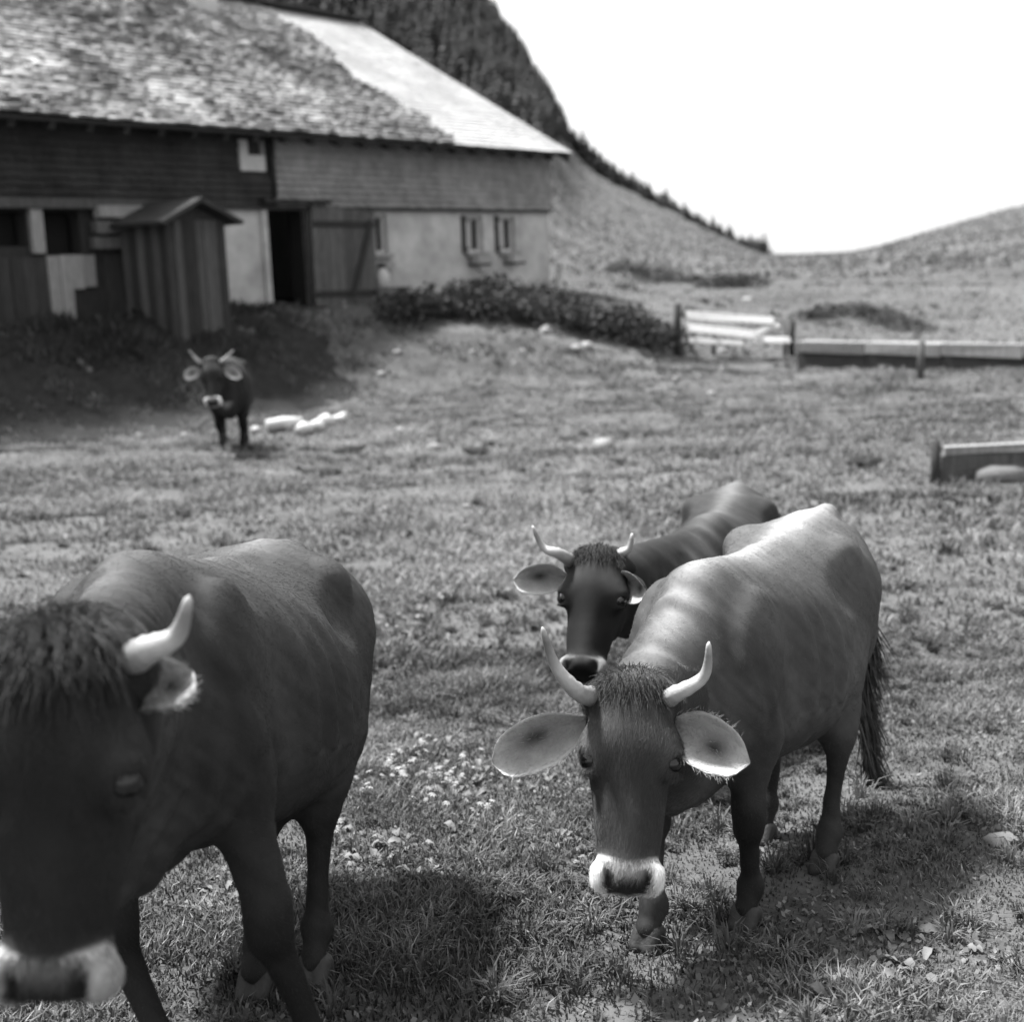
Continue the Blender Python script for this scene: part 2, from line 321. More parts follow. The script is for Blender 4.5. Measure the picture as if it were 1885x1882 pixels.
# left half: openings, posts, boards, shelf
for k in range(30):
    x = -8.3+k*.225
    if x > -1.7: break
    for (z0, z1) in ((1.0, 2.24), (3.02, 3.04)):
        if z1-z0 < .1: continue
        if -4.95 < x+.1 < -3.9: continue
        MB().box((x+.005, -.058, z0+random.uniform(0, .1)), (x+.218, -.02+random.uniform(0, .02), z1), .004).build('siding_board', MT['darkwood'], barn)
for x in (-6.7, -5.18):
    MB().box((x, -.05, 2.3), (x+.22, .06, 3.03), .006).build('window_post', MT['palewood'], barn)
for k in range(4):
    x = -4.92+k*.235
    MB().box((x, -.055, 1.05 if k < 2 else 1.62+.03*k), (x+.225, -.01+random.uniform(0, .025), 2.26+random.uniform(-.03, .03)), .005).build('half_door_board', MT['palewood'], barn)
for x, z in ((-6.6, 2.42), (-4.95, 2.28)):
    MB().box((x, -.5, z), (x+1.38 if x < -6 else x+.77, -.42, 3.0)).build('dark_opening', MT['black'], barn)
for k, z in enumerate((2.36, 2.62, 2.88)):
    MB().box((-4.05+.05*k, .0+.02*k, z), (-3.05, .16+.03*k, z+.2), .015).build('shelf_board', MT['midwood' if k != 2 else 'palewood'], barn)
MB().box((-13, -1.0, .0), (9.5, -.41, .98)).build('foundation', MT['greystone'], barn)
# roof: eave at y=.7 z=4.5, ridge at y=-6.3 z=8.55
EY, EZ, RY, RZ = 0.72, 4.46, -6.3, 8.5
sl_ = Vector((0, RY-EY, RZ-EZ)); SLEN = sl_.length; sdv = sl_/SLEN; snv = Vector((0, -sdv.z, sdv.y)); snv = snv if snv.z > 0 else -snv
def roofp(x, s, o=0.0): return (x, EY+sdv.y*s+snv.y*o, EZ+sdv.z*s+snv.z*o)
XR = 9.62; XL = -13.4; XN = 6.1   # right verge, left end, where the bright shingles begin
b = MB(); b.add([roofp(XL, 0, -.03), roofp(XR, 0, -.03), roofp(XR, SLEN, -.03), roofp(XL, SLEN, -.03), roofp(XL, 0, -.09), roofp(XR, 0, -.09), roofp(XR, SLEN, -.09), roofp(XL, SLEN, -.09)], [(3, 2, 1, 0)[::-1], (4, 5, 6, 7)[::-1], (0, 1, 5, 4), (1, 2, 6, 5), (2, 3, 7, 6), (3, 0, 4, 7)])
b.build('roof_deck', MT['darkwood'], barn)
b = MB(); yb = 2*RY-EY
b.add([(XL, RY, RZ-.03), (XR, RY, RZ-.03), (XR, yb, EZ), (XL, yb, EZ), (XL, RY, RZ-.1), (XR, RY, RZ-.1), (XR, yb, EZ-.07), (XL, yb, EZ-.07)], BOXF); b.build('rear_roof', MT['oldshingle'], barn)
NR = int(SLEN/.2)
def rp(k, f):
    s = (k+f*1.3)*SLEN/NR; q = roofp(0, s); return (q[1], q[2], snv.y, snv.z, sdv.y, sdv.z)
def bnd(s): return XN - 1.15*(1-s/SLEN) + .3*math.sin(s*1.3) + .12*math.sin(s*5.1)
class _: pass
def new_hole(a, c, P0, P1): s = (P0[1]-EZ)/sdv.z; return a < bnd(s)
def old_hole(a, c, P0, P1): s = (P0[1]-EZ)/sdv.z; return a >= bnd(s)
shingle_rows(XL, XN+.8, NR, rp, 'mossy_shingles', MT['oldshingle'], w=(.09, .22), th=.035, hole=old_hole, parent=barn, jit=.03, curl=.05)
shingle_rows(XN-1.9, XR, NR, rp, 'bright_shingles', MT['newshingle'], w=(.14, .3), th=.02, hole=new_hole, parent=barn, jit=.004, curl=.008)
rd = MB().beam(roofp(XL, SLEN, .08), roofp(XR, SLEN, .08), .5, .06).build('ridge_board', MT['darkwood'], barn)
MB().beam(roofp(XL, SLEN+.05, .2), roofp(XR-3.4, SLEN+.05, .2), .05, .22).build('ridge_rail', MT['darkwood'], barn)
MB().beam(roofp(XR-.02, -.02, -.08), roofp(XR-.02, SLEN, -.08), .05, .14, upd=(0, 0, 1)).build('verge_board', MT['palewood'], barn)
for k in range(26):
    x = -8.6+k*.73; MB().beam(roofp(x, .05, -.17), roofp(x, 2.2, -.17), .12, .15).build('rafter', MT['darkwood'], barn)
ch = MB().box((3.05, -5.75, 7.6), (3.65, -5.15, 9.3), .02).build('chimney', MT['plaster'], barn); MB().box((2.98, -5.82, 9.3), (3.72, -5.08, 9.38), .01).build('chimney_cap', MT['greystone'], ch)
# stones weighting the roof
def lump(seed, r=1.0, sub=2, flat=.6):
    rs = random.Random(seed); import bmesh
    bm = bmesh.new(); bmesh.ops.create_icosphere(bm, subdivisions=sub, radius=r); ph = [rs.uniform(0, 6) for _ in range(6)]
    for v in bm.verts:
        c = v.co; k = 1+.16*math.sin(c.x*2.3/r+ph[0])+.14*math.sin(c.y*2.7/r+ph[1])+.12*math.sin(c.z*3.1/r+ph[2])+.10*math.sin(c.x*5/r+ph[3])*math.sin(c.y*4.4/r+ph[4])+.07*math.sin(c.z*8/r+ph[5]+c.x*6/r)
        v.co = Vector((c.x*k*1.15, c.y*k*.9, c.z*k*flat))
    me = bpy.data.meshes.new('lump'); bm.to_mesh(me); bm.free(); me.polygons.foreach_set('use_smooth', np.full(len(me.polygons), True)); return me
LUMPS = {}
def lump_mesh(i, mt):
    if (i, mt) not in LUMPS: me = lump(i); me.materials.append(MT[mt]); LUMPS[i, mt] = me
    return LUMPS[i, mt]
for k in range(30):
    s = random.uniform(.6, SLEN-.3); x = random.uniform(-5.5, 4.6)
    if random.random() < .5: s = random.uniform(3.0, SLEN-.3); x = random.uniform(-3.5, 3.5)
    o = obj('roof_stone', lump_mesh(k % 4, 'greystone' if k % 6 else 'stone'), None, barn); o.location = roofp(x, s, .08); f = random.uniform(.08, .16); o.scale = (f, f, f*.9); o.rotation_euler = (R(-30), random.uniform(-.2, .2), random.uniform(0, 6))

# small plank outhouse standing out from the barn on the bank
sh = empty('outhouse', mat=BM @ Matrix.Translation((0, 0, 0)))
tag(sh, 'narrow plank outhouse with little pitched roof against the barn wall', 'outhouse')
sx0, sx1, sy0, sy1 = -3.5, -2.22, .12, 1.4
MB().box((sx0+.05, sy0, .5), (sx1-.05, sy1-.05, 2.75)).build('inner_box', MT['darkwood'], sh)
for k in range(8):
    w = (sx1-sx0)/8; x = sx0+k*w
    MB().box((x+.004, sy1-.048, .55+random.uniform(-.08, .06)), (x+w-.006, sy1+random.uniform(-.01, .015), 2.78), .006).build('plank', MT['midwood' if k in (1, 4, 5, 6) else 'darkwood'], sh)
for k in range(6):
    w = (sy1-sy0)/6; y = sy0+k*w
    for xx in (sx0, sx1-.05): MB().box((xx+random.uniform(0, .012), y+.004, .5+random.uniform(-.1, .05)), (xx+.05, y+w-.006, 2.75), .004).build('plank', MT['midwood' if (k+int(xx)) % 2 else 'darkwood'], sh)
for (x0, z0, x1, z1) in ((-2.86, 3.12, -2.0, 2.74), (-2.86, 3.12, -3.72, 2.74)):
    rf = MB().beam(((x0+x1)/2, -.05+.0, (z0+z1)/2), ((x0+x1)/2, 1.65, (z0+z1)/2), 1.0, .07, upd=(-(z1-z0)*(1 if x1 > x0 else -1), 0, abs(x1-x0))).build('roof_slope', MT['darkshingle'], sh)
MB().add([(sx0, sy1-.04, 2.76), (sx1, sy1-.04, 2.76), (-2.86, sy1-.04, 3.04), (sx0, sy1-.01, 2.76), (sx1, sy1-.01, 2.76), (-2.86, sy1-.01, 3.04)], [(0, 2, 1)[::-1], (3, 4, 5), (0, 1, 4, 3), (1, 2, 5, 4), (2, 0, 3, 5)]).build('gable_board', MT['darkwood'], sh)
for x in (sx0+.1, sx1-.1): MB().box((x-.07, sy1-.25, -.4), (x+.07, sy1-.1, .52)).build('leg', MT['darkwood'], sh)

# dark trodden earth on the bank, with the barn's shade painted into its colour
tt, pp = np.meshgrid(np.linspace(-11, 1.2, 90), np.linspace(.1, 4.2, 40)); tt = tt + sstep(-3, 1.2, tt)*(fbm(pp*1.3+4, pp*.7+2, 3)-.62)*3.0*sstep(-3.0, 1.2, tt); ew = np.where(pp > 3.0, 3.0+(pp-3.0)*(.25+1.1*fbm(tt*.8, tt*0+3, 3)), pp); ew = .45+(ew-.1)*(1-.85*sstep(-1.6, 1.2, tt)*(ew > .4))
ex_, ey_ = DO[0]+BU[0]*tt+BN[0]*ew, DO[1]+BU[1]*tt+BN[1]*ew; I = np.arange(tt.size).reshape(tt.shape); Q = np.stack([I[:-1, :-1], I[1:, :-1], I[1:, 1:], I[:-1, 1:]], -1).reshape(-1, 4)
tag(obj('shaded_earth_bank', mesh_np('shaded_earth_bank', np.stack([ex_, ey_, terr(ex_, ey_)+.05+.16*(fbm(ex_*2.2, ey_*2.2, 3)-.5)-.16*np.maximum(sstep(30, 39, np.arange(40))[:, None], sstep(68, 89, np.arange(90))[None, :])], -1).reshape(-1, 3), Q), MT['shadedearth']), kind='structure')

# ------------------------------------------------------------------ organic bodies: smooth distance fields turned into one continuous mesh
def surface_nets(vol, org, h):
    s = vol < 0; nx, ny, nz = vol.shape
    c = np.zeros((nx-1, ny-1, nz-1), np.uint8)
    for i in (0, 1):
        for j in (0, 1):
            for k in (0, 1): c += s[i:nx-1+i, j:ny-1+j, k:nz-1+k]
    act = (c > 0) & (c < 8); idx = np.full(act.shape, -1, np.int64); cells = np.argwhere(act); idx[act] = np.arange(len(cells))
    acc = np.zeros((len(cells), 3)); cnt = np.zeros(len(cells))
    corners = [(i, j, k) for i in (0, 1) for j in (0, 1) for k in (0, 1)]
    val = {q: vol[cells[:, 0]+q[0], cells[:, 1]+q[1], cells[:, 2]+q[2]] for q in corners}
    for q in corners:
        for ax in range(3):
            if q[ax] == 0:
                q2 = list(q); q2[ax] = 1; q2 = tuple(q2); a = val[q]; b = val[q2]; mk = (a < 0) != (b < 0)
                t = np.where(mk, a/np.where(mk, a-b, 1), 0); P = np.tile(np.array(q, float), (len(cells), 1)); P[:, ax] += t
                acc[mk] += P[mk]; cnt[mk] += 1
    V = org + h*(cells + acc/cnt[:, None]); Fs = []
    for ax in range(3):
        a, b = [(1, 2), (2, 0), (0, 1)][ax]
        sl0 = [slice(None)]*3; sl1 = [slice(None)]*3; sl0[ax] = slice(0, -1); sl1[ax] = slice(1, None)
        s0 = s[tuple(sl0)]; s1 = s[tuple(sl1)]; e = np.argwhere(s0 != s1)
        ok = (e[:, a] > 0) & (e[:, b] > 0) & (e[:, a] < vol.shape[a]-1) & (e[:, b] < vol.shape[b]-1); e = e[ok]
        def cid(da, db): q = e.copy(); q[:, a] -= da; q[:, b] -= db; return idx[q[:, 0], q[:, 1], q[:, 2]]
        quad = np.stack([cid(1, 1), cid(0, 1), cid(0, 0), cid(1, 0)], -1); inside = s0[e[:, 0], e[:, 1], e[:, 2]]
        Fs.append(np.where(inside[:, None], quad, quad[:, ::-1]))
    return V, np.concatenate(Fs)
class Field:
    def __init__(s, lo, hi, h):
        s.lo = np.array(lo, float); s.h = h; s.n = np.ceil((np.array(hi)-s.lo)/h).astype(int)+1; s.v = np.full(s.n, 1.0, np.float32)
    def _blk(s, lo, hi):
        i0 = np.clip(np.floor((np.array(lo)-s.lo)/s.h).astype(int), 0, s.n); i1 = np.clip(np.ceil((np.array(hi)-s.lo)/s.h).astype(int)+1, 0, s.n)
        if (i1 <= i0).any(): return None, None
        ax = [s.lo[k]+s.h*np.arange(i0[k], i1[k]) for k in range(3)]
        return (slice(i0[0], i1[0]), slice(i0[1], i1[1]), slice(i0[2], i1[2])), np.stack(np.meshgrid(*ax, indexing='ij'), -1)
    def put(s, lo, hi, fn, k, sub=False):
        pad = k + 3*s.h; sl, P = s._blk(np.array(lo)-pad, np.array(hi)+pad)
        if sl is None: return
        d = fn(P).astype(np.float32); a = s.v[sl]
        if sub:
            d = -d; t = np.clip(.5-.5*(d-a)/k*-1 if False else .5+.5*(d-a)/k, 0, 1); s.v[sl] = a*(1-t)+d*t + k*t*(1-t)
        else:
            t = np.clip(.5+.5*(a-d)/k, 0, 1); s.v[sl] = a*(1-t)+d*t - k*t*(1-t)
    def cone(s, p, r, q, r2, k=.04, flat=None, sub=False):
        p = np.array(p, float); q = np.array(q, float)
        if flat is not None: ax = np.array(flat[0], float); ax /= np.linalg.norm(ax); ff = flat[1]
        def fn(P):
            X = P-p; ba = q-p
            if flat is not None:
                X = X + (X@ax)[..., None]*ax*(1/ff-1); bb = ba + (ba@ax)*ax*(1/ff-1)
            else: bb = ba
            t = np.clip((X@bb)/(bb@bb), 0, 1); d = np.linalg.norm(X-t[..., None]*bb, axis=-1)-(r+(r2-r)*t)
            return d*(ff if flat is not None and ff < 1 else 1) if False else d
        m = max(r, r2)*(1.0 if flat is None else max(1, flat[1])); s.put(np.minimum(p, q)-m, np.maximum(p, q)+m, fn, k, sub)
    def ell(s, c, rad, k=.04, A=None, sub=False):
        c = np.array(c, float); rad = np.array(rad, float); A = np.eye(3) if A is None else np.array(A, float)   # rows = axes
        def fn(P):
            X = (P-c)@A.T; k0 = np.linalg.norm(X/rad, axis=-1); k1 = np.linalg.norm(X/rad**2, axis=-1)+1e-9; return k0*(k0-1)/k1
        ext = np.sqrt(((A*rad[:, None])**2).sum(0)); s.put(c-ext, c+ext, fn, k, sub)
def nrm(v): v = np.array(v, float); return v/np.linalg.norm(v)

# body stations: x forward, top, bottom, half width  (withers 1.23 m at scale 1)
ST = np.array([(.72, .99, .70, .07), (.63, 1.07, .58, .145), (.52, 1.17, .52, .195), (.42, 1.23, .50, .225), (.28, 1.225, .48, .25), (.1, 1.195, .455, .30), (-.1, 1.18, .435, .335), (-.28, 1.185, .455, .325), (-.45, 1.215, .54, .285), (-.6, 1.225, .66, .25), (-.75, 1.205, .78, .205), (-.87, 1.16, .88, .13), (-.93, 1.1, .95, .05)])[::-1]
def cow(name, label, origin, heading, s, poll, muzzle, face, feet, horns, ears, tail=None, h=.011, base=.10, headbase=.06, dorsal=1.6, hair=0, width=1.0, knee_fwd=.03, voxsmooth=1, hscale=1.0, ribs=.008, group='cows in the pasture', tuft=1, throat=1.0, markings=None, pitch=0.0, tuft_len=.03, ringv=.66):
    gx, gy = origin; gz = tz(gx, gy); ca, sa = math.cos(heading), math.sin(heading)
    Mw = Matrix(((ca, -sa, 0, gx), (sa, ca, 0, gy), (0, 0, 1, gz), (0, 0, 0, 1)))
    root = empty(name, mat=Mw); tag(root, label, 'cow', group)
    Rm = np.array([[ca, sa, 0], [-sa, ca, 0], [0, 0, 1.0]]); O = np.array([gx, gy, gz])
    loc = lambda p: Rm@(np.array(p, float)-O)
    pl, mz = loc(poll), loc(muzzle); hl = np.linalg.norm(mz-pl); a = (mz-pl)/hl; b = Rm@np.array(face, float); b = nrm(b-a*(a@b)); c = np.cross(b, a); k = hl/.5
    hp = lambda A, B, Cc: pl + k*(a*A + b*B + c*Cc*hscale)
    ft = {}
    if feet is None: feet = {kk: (O+Rm.T@(np.array(q)*s))[:2] for kk, q in (('FL', (.42, .14, 0)), ('FR', (.46, -.13, 0)), ('HL', (-.62, .16, 0)), ('HR', (-.70, -.15, 0)))}
    for key, (fx, fy) in feet.items():
        q = loc((fx, fy, tz(fx, fy))); ft[key] = q
    pts = [pl, mz, pl+b*.1, mz+b*.1]+list(ft.values())
    lo = np.minimum(np.min(pts, 0)-.22, [-1.02*s, -.42*s*width, -.2]); hi = np.maximum(np.max(pts, 0)+.22, [.8*s, .42*s*width, (1.34+pitch*.6)*s])
    Fd = Field(lo, hi, h)
    # trunk loft
    sx = ST[:, 0]*s
    def trunk(P):
        P = P - np.stack([np.zeros(P.shape[:-1]), np.zeros(P.shape[:-1]), pitch*P[..., 0]], -1)
        x = np.clip(P[..., 0], sx[0], sx[-1])
        top = np.interp(x, sx, ST[:, 1]*s); bot = np.interp(x, sx, ST[:, 2]*s); w = np.interp(x, sx, ST[:, 3]*s*width)
        zc = bot+(top-bot)*.46; dz = P[..., 2]-zc; Ht = np.where(dz > 0, top-zc, zc-bot); n = np.where(dz > 0, 2.0, 2.2)
        w = w + ribs*np.sin(P[..., 0]*2*math.pi/(.098*s))*np.clip(1-np.abs(P[..., 0]-.02*s)/(.34*s), 0, 1)*(dz > -.1)
        rho = ((np.abs(P[..., 1])/w)**n+(np.abs(dz)/Ht)**n)**(1/n)
        d = (rho-1)*np.minimum(w, Ht)*.9
        ex = np.abs(P[..., 0]-x); return np.where(ex > 0, np.sqrt(np.maximum(d, 0)**2+ex**2), d)
    Fd.put((-.95*s, -.4*s*width, (.4-pitch)*s), (.75*s, .4*s*width, (1.28+pitch)*s), trunk, .03)
    S = lambda x, y, z: np.array((x, y, z+(pitch*x if z > .4 else 0)))*s
    for sg in (1, -1):
        yw = sg*width
        Fd.cone(S(-.45, .20*yw, 1.105), .05*s, S(-.44, .14*yw, 1.07), .09*s, .13)              # hook bones
        Fd.cone(S(-.88, .095*yw, 1.07), .045*s, S(-.74, .12*yw, 1.05), .07*s, .06)            # pin bones
        A = np.array([[.94, 0, .34], [0, 1, 0], [-.34, 0, .94]])
        Fd.ell(S(.41, .162*yw, .91), S(.14, .08, .26), .058*s, A)                              # shoulder blade
        Fd.ell(S(.50, .145*yw, .75), S(.12, .085, .15), .07*s)                                   # point of shoulder
        Fd.ell(S(-.60, .15*yw, .84), S(.20, .115, .30), .07*s, np.array([[.97, 0, -.22], [0, 1, 0], [.22, 0, .97]]))   # thigh
        f = ft['FL' if sg > 0 else 'FR']; ank = f+S(-.02, 0, .12); el = S(.40, .175*yw, .68); kn = .42*ank+.58*el*np.array([1, 1, 1]); kn = np.array([kn[0]*.5+ (ank[0]*.42+el[0]*.58)*.5+knee_fwd*s, ank[1]*.5+el[1]*.5, ank[2]+(el[2]-ank[2])*.46])
        Fd.cone(S(.46, .165*yw, .80), .105*s, el, .085*s, .06); Fd.cone(el, .085*s, kn+S(0, 0, .06), .052*s, .05); Fd.cone(kn+S(0, 0, .05), .052*s, kn-S(.0, 0, .03), .046*s, .03)
        Fd.ell(kn, S(.053, .05, .065), .025); Fd.cone(kn-S(0, 0, .03), .038*s, ank+S(0, 0, .03), .029*s, .02); Fd.cone(kn-S(.03, 0, .05), .016*s, ank+S(-.03, 0, .02), .016*s, .012); Fd.ell(ank, S(.045, .042, .045), .02); Fd.cone(ank, .034*s, f+S(.025, 0, .065), .036*s, .02)
        f = ft['HL' if sg > 0 else 'HR']; ank = f+S(-.03, 0, .13); hk = f+S(-.12, 0, .46); st = S(-.40, .19*yw, .70)+.25*(f-S(-.66, .17*yw, 0))*np.array([1, .5, 0])
        Fd.cone(S(-.58, .15*yw, .95), .15*s, st, .115*s, .07); Fd.cone(st, .105*s, .45*st+.55*hk, .075*s, .06); Fd.cone(.45*st+.55*hk, .075*s, hk, .047*s, .05)
        Fd.cone(S(-.74, .13*yw, .80), .10*s, hk+S(0, 0, .03), .034*s, .07)
        Fd.ell(hk, S(.062, .044, .07), .025); Fd.cone(hk, .04*s, ank, .03*s, .02); Fd.cone(hk+S(-.045, 0, .0), .018*s, ank+S(-.03, 0, .02), .016*s, .012); Fd.ell(ank, S(.047, .043, .047), .02); Fd.cone(ank, .035*s, f+S(.025, 0, .065), .037*s, .02)
    Fd.cone(S(.45, 0, 1.17), .045*s, S(-.1, 0, 1.145), .04*s, .05); Fd.cone(S(-.1, 0, 1.145), .04*s, S(-.86, 0, 1.175), .042*s, .05)   # spine
    Fd.ell(S(.60, 0, .66), S(.15, .12, .19), .08*s)                                                                                 # brisket
    Fd.ell(S(-.42, 0, .50), S(.16, .13, .10), .06)                                                                                   # udder
    for sg in (1, -1):
        Fd.ell(S(-.30, .32*width*sg, 1.07), S(.12, .08, .11), .06, sub=True)                # hollow of the flank
        Fd.ell(S(.225, .29*width*sg, .95), S(.04, .045, .24), .06, sub=True)               # groove behind the shoulder
    # neck
    nb = hp(.07, -.13, 0); thr = hp(.17, -.21, 0)
    side = nrm(np.cross(nb-S(.5, 0, .95), [0, 0, 1]))
    Fd.cone(S(.40, 0, 1.10), .115*s, nb, .105*k, .08, (side, .85)); Fd.cone(S(.50, 0, .90), .185*s, .5*(nb+thr), .12*k, .09, (side, .8))
    Fd.cone(S(.58, 0, .72), .14*s, thr, .07*k*throat, .09, (side, .6)); Fd.cone(S(.66, 0, .56), .06*s, .6*thr+.4*S(.6, 0, .6), .03*s, .07, (side, .5))
    # head
    HA = np.array([a, b, c])
    H = lambda A, B, Cc, ra, rb, rc, kk=.035, sub=False: Fd.ell(hp(A, B, Cc), np.array([ra, rb, rc*hscale])*k, kk*k, HA, sub)
    H(.11, -.075, 0, .15, .105, .105); H(.10, -.025, 0, .14, .045, .10); H(.0, -.045, 0, .045, .065, .095)
    Fd.cone(hp(.15, -.05, 0), .076*k, hp(.42, -.05, 0), .05*k, .04*k); Fd.cone(hp(.18, -.09, 0), .088*k, hp(.40, -.075, 0), .057*k, .04*k)
    Fd.cone(hp(.14, -.19, 0), .068*k, hp(.42, -.11, 0), .048*k, .05*k)
    H(.452, -.062, 0, .048, .062, .078, .03); H(.47, -.115, 0, .04, .04, .068, .03)
    for sg in (1, -1):
        H(.165, -.035, .09*sg, .055, .04, .042, .035); H(.2, -.145, .058*sg, .10, .08, .036, .04); H(.458, -.032, .056*sg, .034, .03, .032, .02); H(.474, -.075, .058*sg, .032, .035, .03, .02)
        H(.135, -.012, .062*sg, .05, .03, .04, .03); H(.29, -.07, .052*sg, .12, .035, .028, .04)
        H(.03, -.06, .105*sg, .035, .035, .03, .03)      # horn base
    for sg in (1, -1):
        H(.470, -.002, .049*sg, .028, .026, .015, .010, True); H(.19, -.004, .122*sg, .02, .02, .022, .012, True); H(.162, -.010, .108*sg, .013, .014, .022, .014); H(.219, -.018, .106*sg, .012, .012, .02, .014)
    V, Q = surface_nets(Fd.v, Fd.lo, h)
    # smoothing pass (Taubin-like light)
    e = np.concatenate([Q[:, [0, 1]], Q[:, [1, 2]], Q[:, [2, 3]], Q[:, [3, 0]]])
    for it in range(voxsmooth):
        for lam in (.5, -.45):
            acc = np.zeros_like(V); cnt = np.zeros(len(V)); np.add.at(acc, e[:, 0], V[e[:, 1]]); np.add.at(acc, e[:, 1], V[e[:, 0]]); np.add.at(cnt, e[:, 0], 1); np.add.at(cnt, e[:, 1], 1)
            V = V + lam*(acc/cnt[:, None]-V)
    # loose skin: low folds and unevenness
    Nv = np.zeros_like(V); fn_ = np.cross(V[Q[:, 1]]-V[Q[:, 0]], V[Q[:, 2]]-V[Q[:, 0]])
    for q in range(4): np.add.at(Nv, Q[:, q], fn_)
    Nv /= np.linalg.norm(Nv, axis=1)[:, None]+1e-12
    sk = (fbm(V[:, 0]*9+V[:, 1]*4, V[:, 2]*7+V[:, 1]*5+3, 3)-.5)*.016 + (fbm(V[:, 0]*26, V[:, 2]*22+V[:, 1]*19, 2)-.5)*.004
    nk = sstep(.42, .55, V[:, 0]/s)*sstep(.4, .6, V[:, 2]/s); sk = sk + nk*.006*np.sin(V[:, 0]/s*70+8*fbm(V[:, 0]*6, V[:, 2]*6, 2))*sstep(.35, .6, fbm(V[:, 2]*5+9, V[:, 1]*5, 2))
    far_h = np.linalg.norm(V-(pl+a*hl*.5), axis=1) > .36*k
    V = V + Nv*(sk*far_h)[:, None]
    # coat markings
    hd = (V-pl)/k; hA, hB, hC = hd@a, hd@b, hd@c/hscale
    inhead = (hA > -.08) & (hA < .56) & (np.abs(hC) < .2) & (hB > -.3) & (hB < .1)
    xs_, ys_, zs_ = V[:, 0]/s, V[:, 1]/s, V[:, 2]/s
    val = base*np.ones(len(V))
    val *= 1+(dorsal-1)*np.exp(-(ys_/.065)**2)*sstep(.95, 1.12, zs_-pitch*xs_)  # pale dorsal stripe, strengthened to stand in for the sunlit back
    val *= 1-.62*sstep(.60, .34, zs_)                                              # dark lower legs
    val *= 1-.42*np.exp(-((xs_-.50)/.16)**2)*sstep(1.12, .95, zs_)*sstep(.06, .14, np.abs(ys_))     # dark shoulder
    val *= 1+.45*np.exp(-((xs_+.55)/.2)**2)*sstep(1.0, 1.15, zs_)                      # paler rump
    val *= .75+.5*fbm(xs_*3+20, zs_*3+ys_*2, 3)
    val *= .80+.4*fbm(xs_*9+zs_*7+ys_*5, zs_*42-xs_*36+ys_*30, 2)
    wh = sstep(.30, .12, hB*0+np.where(inhead, 0, 1))
    hv = headbase*(1+.35*np.exp(-(hC/.03)**2)*sstep(.2, .3, hA)) * (1+2.2*np.exp(-(((hA-.15)/.05)**2+((np.abs(hC)-.10)/.03)**2+((hB+.02)/.06)**2)))
    hv = hv*(1+.7*np.exp(-((np.abs(hC)-.05)/.02)**2-((hA-.09)/.07)**2))
    ring = sstep(.412, .43, hA + .22*np.abs(hC) - .016); hv = hv*(1-ring)+ringv*ring
    pad = sstep(.428, .446, hA)*sstep(.064, .052, np.abs(hC))*sstep(-.105, -.085, hB); pv = (.26-.24*sstep(.452, .485, hA))*(ringv/.66)**2; hv = hv*(1-pad)+pv*pad
    hv = np.where((hB < -.10) & (hA > .44) & (np.abs(hC) < .05), .3, hv)
    eye = np.exp(-(((hA-.18)/.024)**2+((np.abs(hC)-.118)/.03)**2+((hB+.02)/.022)**2)); hv = hv*(1-.8*eye)
    no = np.exp(-(((hA-.472+.25*(np.abs(hC)-.049))/.025)**2+((np.abs(hC)-.049)/.012)**2))*(hB > -.07); hv = hv*(1-no)+.006*no
    bl = sstep(-.06, .06, hA)*inhead*sstep(-.30, -.16, hB); val = val*(1-bl)+hv*bl
    if markings is not None: val = markings(val, V, hA, hB, hC, inhead)
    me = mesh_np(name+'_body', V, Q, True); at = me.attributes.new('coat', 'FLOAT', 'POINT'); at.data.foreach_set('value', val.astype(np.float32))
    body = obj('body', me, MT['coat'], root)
    # eyes
    for sg in (1, -1):
        eb = MB(); cpt = hp(.19, -.020, .104*sg); rr = .025*k; n = 12
        ring_pts = [(math.sin(math.pi*i/8), math.cos(math.pi*i/8)) for i in range(9)]
        eb.tube([tuple(cpt+a*rr*q[1]) for q in ring_pts], [max(rr*q[0], 1e-4) for q in ring_pts], n); eb.build('eye', MT['eye'], body, True)
    # horns: control points in head coordinates
    for sg, hpnts in zip((1, -1), horns):
        P = [np.array(hp(.025, -.055, .09*sg))]+[loc(q) for q in hpnts]; P = np.array(P); n = 22; T = np.linspace(0, len(P)-1, n)
        pts_ = []
        for t in T:
            i = min(int(t), len(P)-2); f = t-i; p0 = P[max(i-1, 0)]; p1 = P[i]; p2 = P[i+1]; p3 = P[min(i+2, len(P)-1)]
            pts_.append(.5*((2*p1)+(-p0+p2)*f+(2*p0-5*p1+4*p2-p3)*f*f+(-p0+3*p1-3*p2+p3)*f**3))
        rad = [(.028*(1-.82*(i/(n-1))**1.3)*(1+.07*math.sin(i*2.6)*(i < 13)))*k for i in range(n)]; rad[-1] = .002
        hb = MB().tube(pts_, rad, 14); o = hb.build('horn', MT['horn'], root, True)
        cv = np.repeat(np.interp(np.linspace(0, 1, n), [0, .2, .6, .85, 1], [.10, .22, .40, .16, .5]), 14); at = o.data.attributes.new('coat', 'FLOAT', 'POINT'); at.data.foreach_set('value', cv.astype(np.float32))
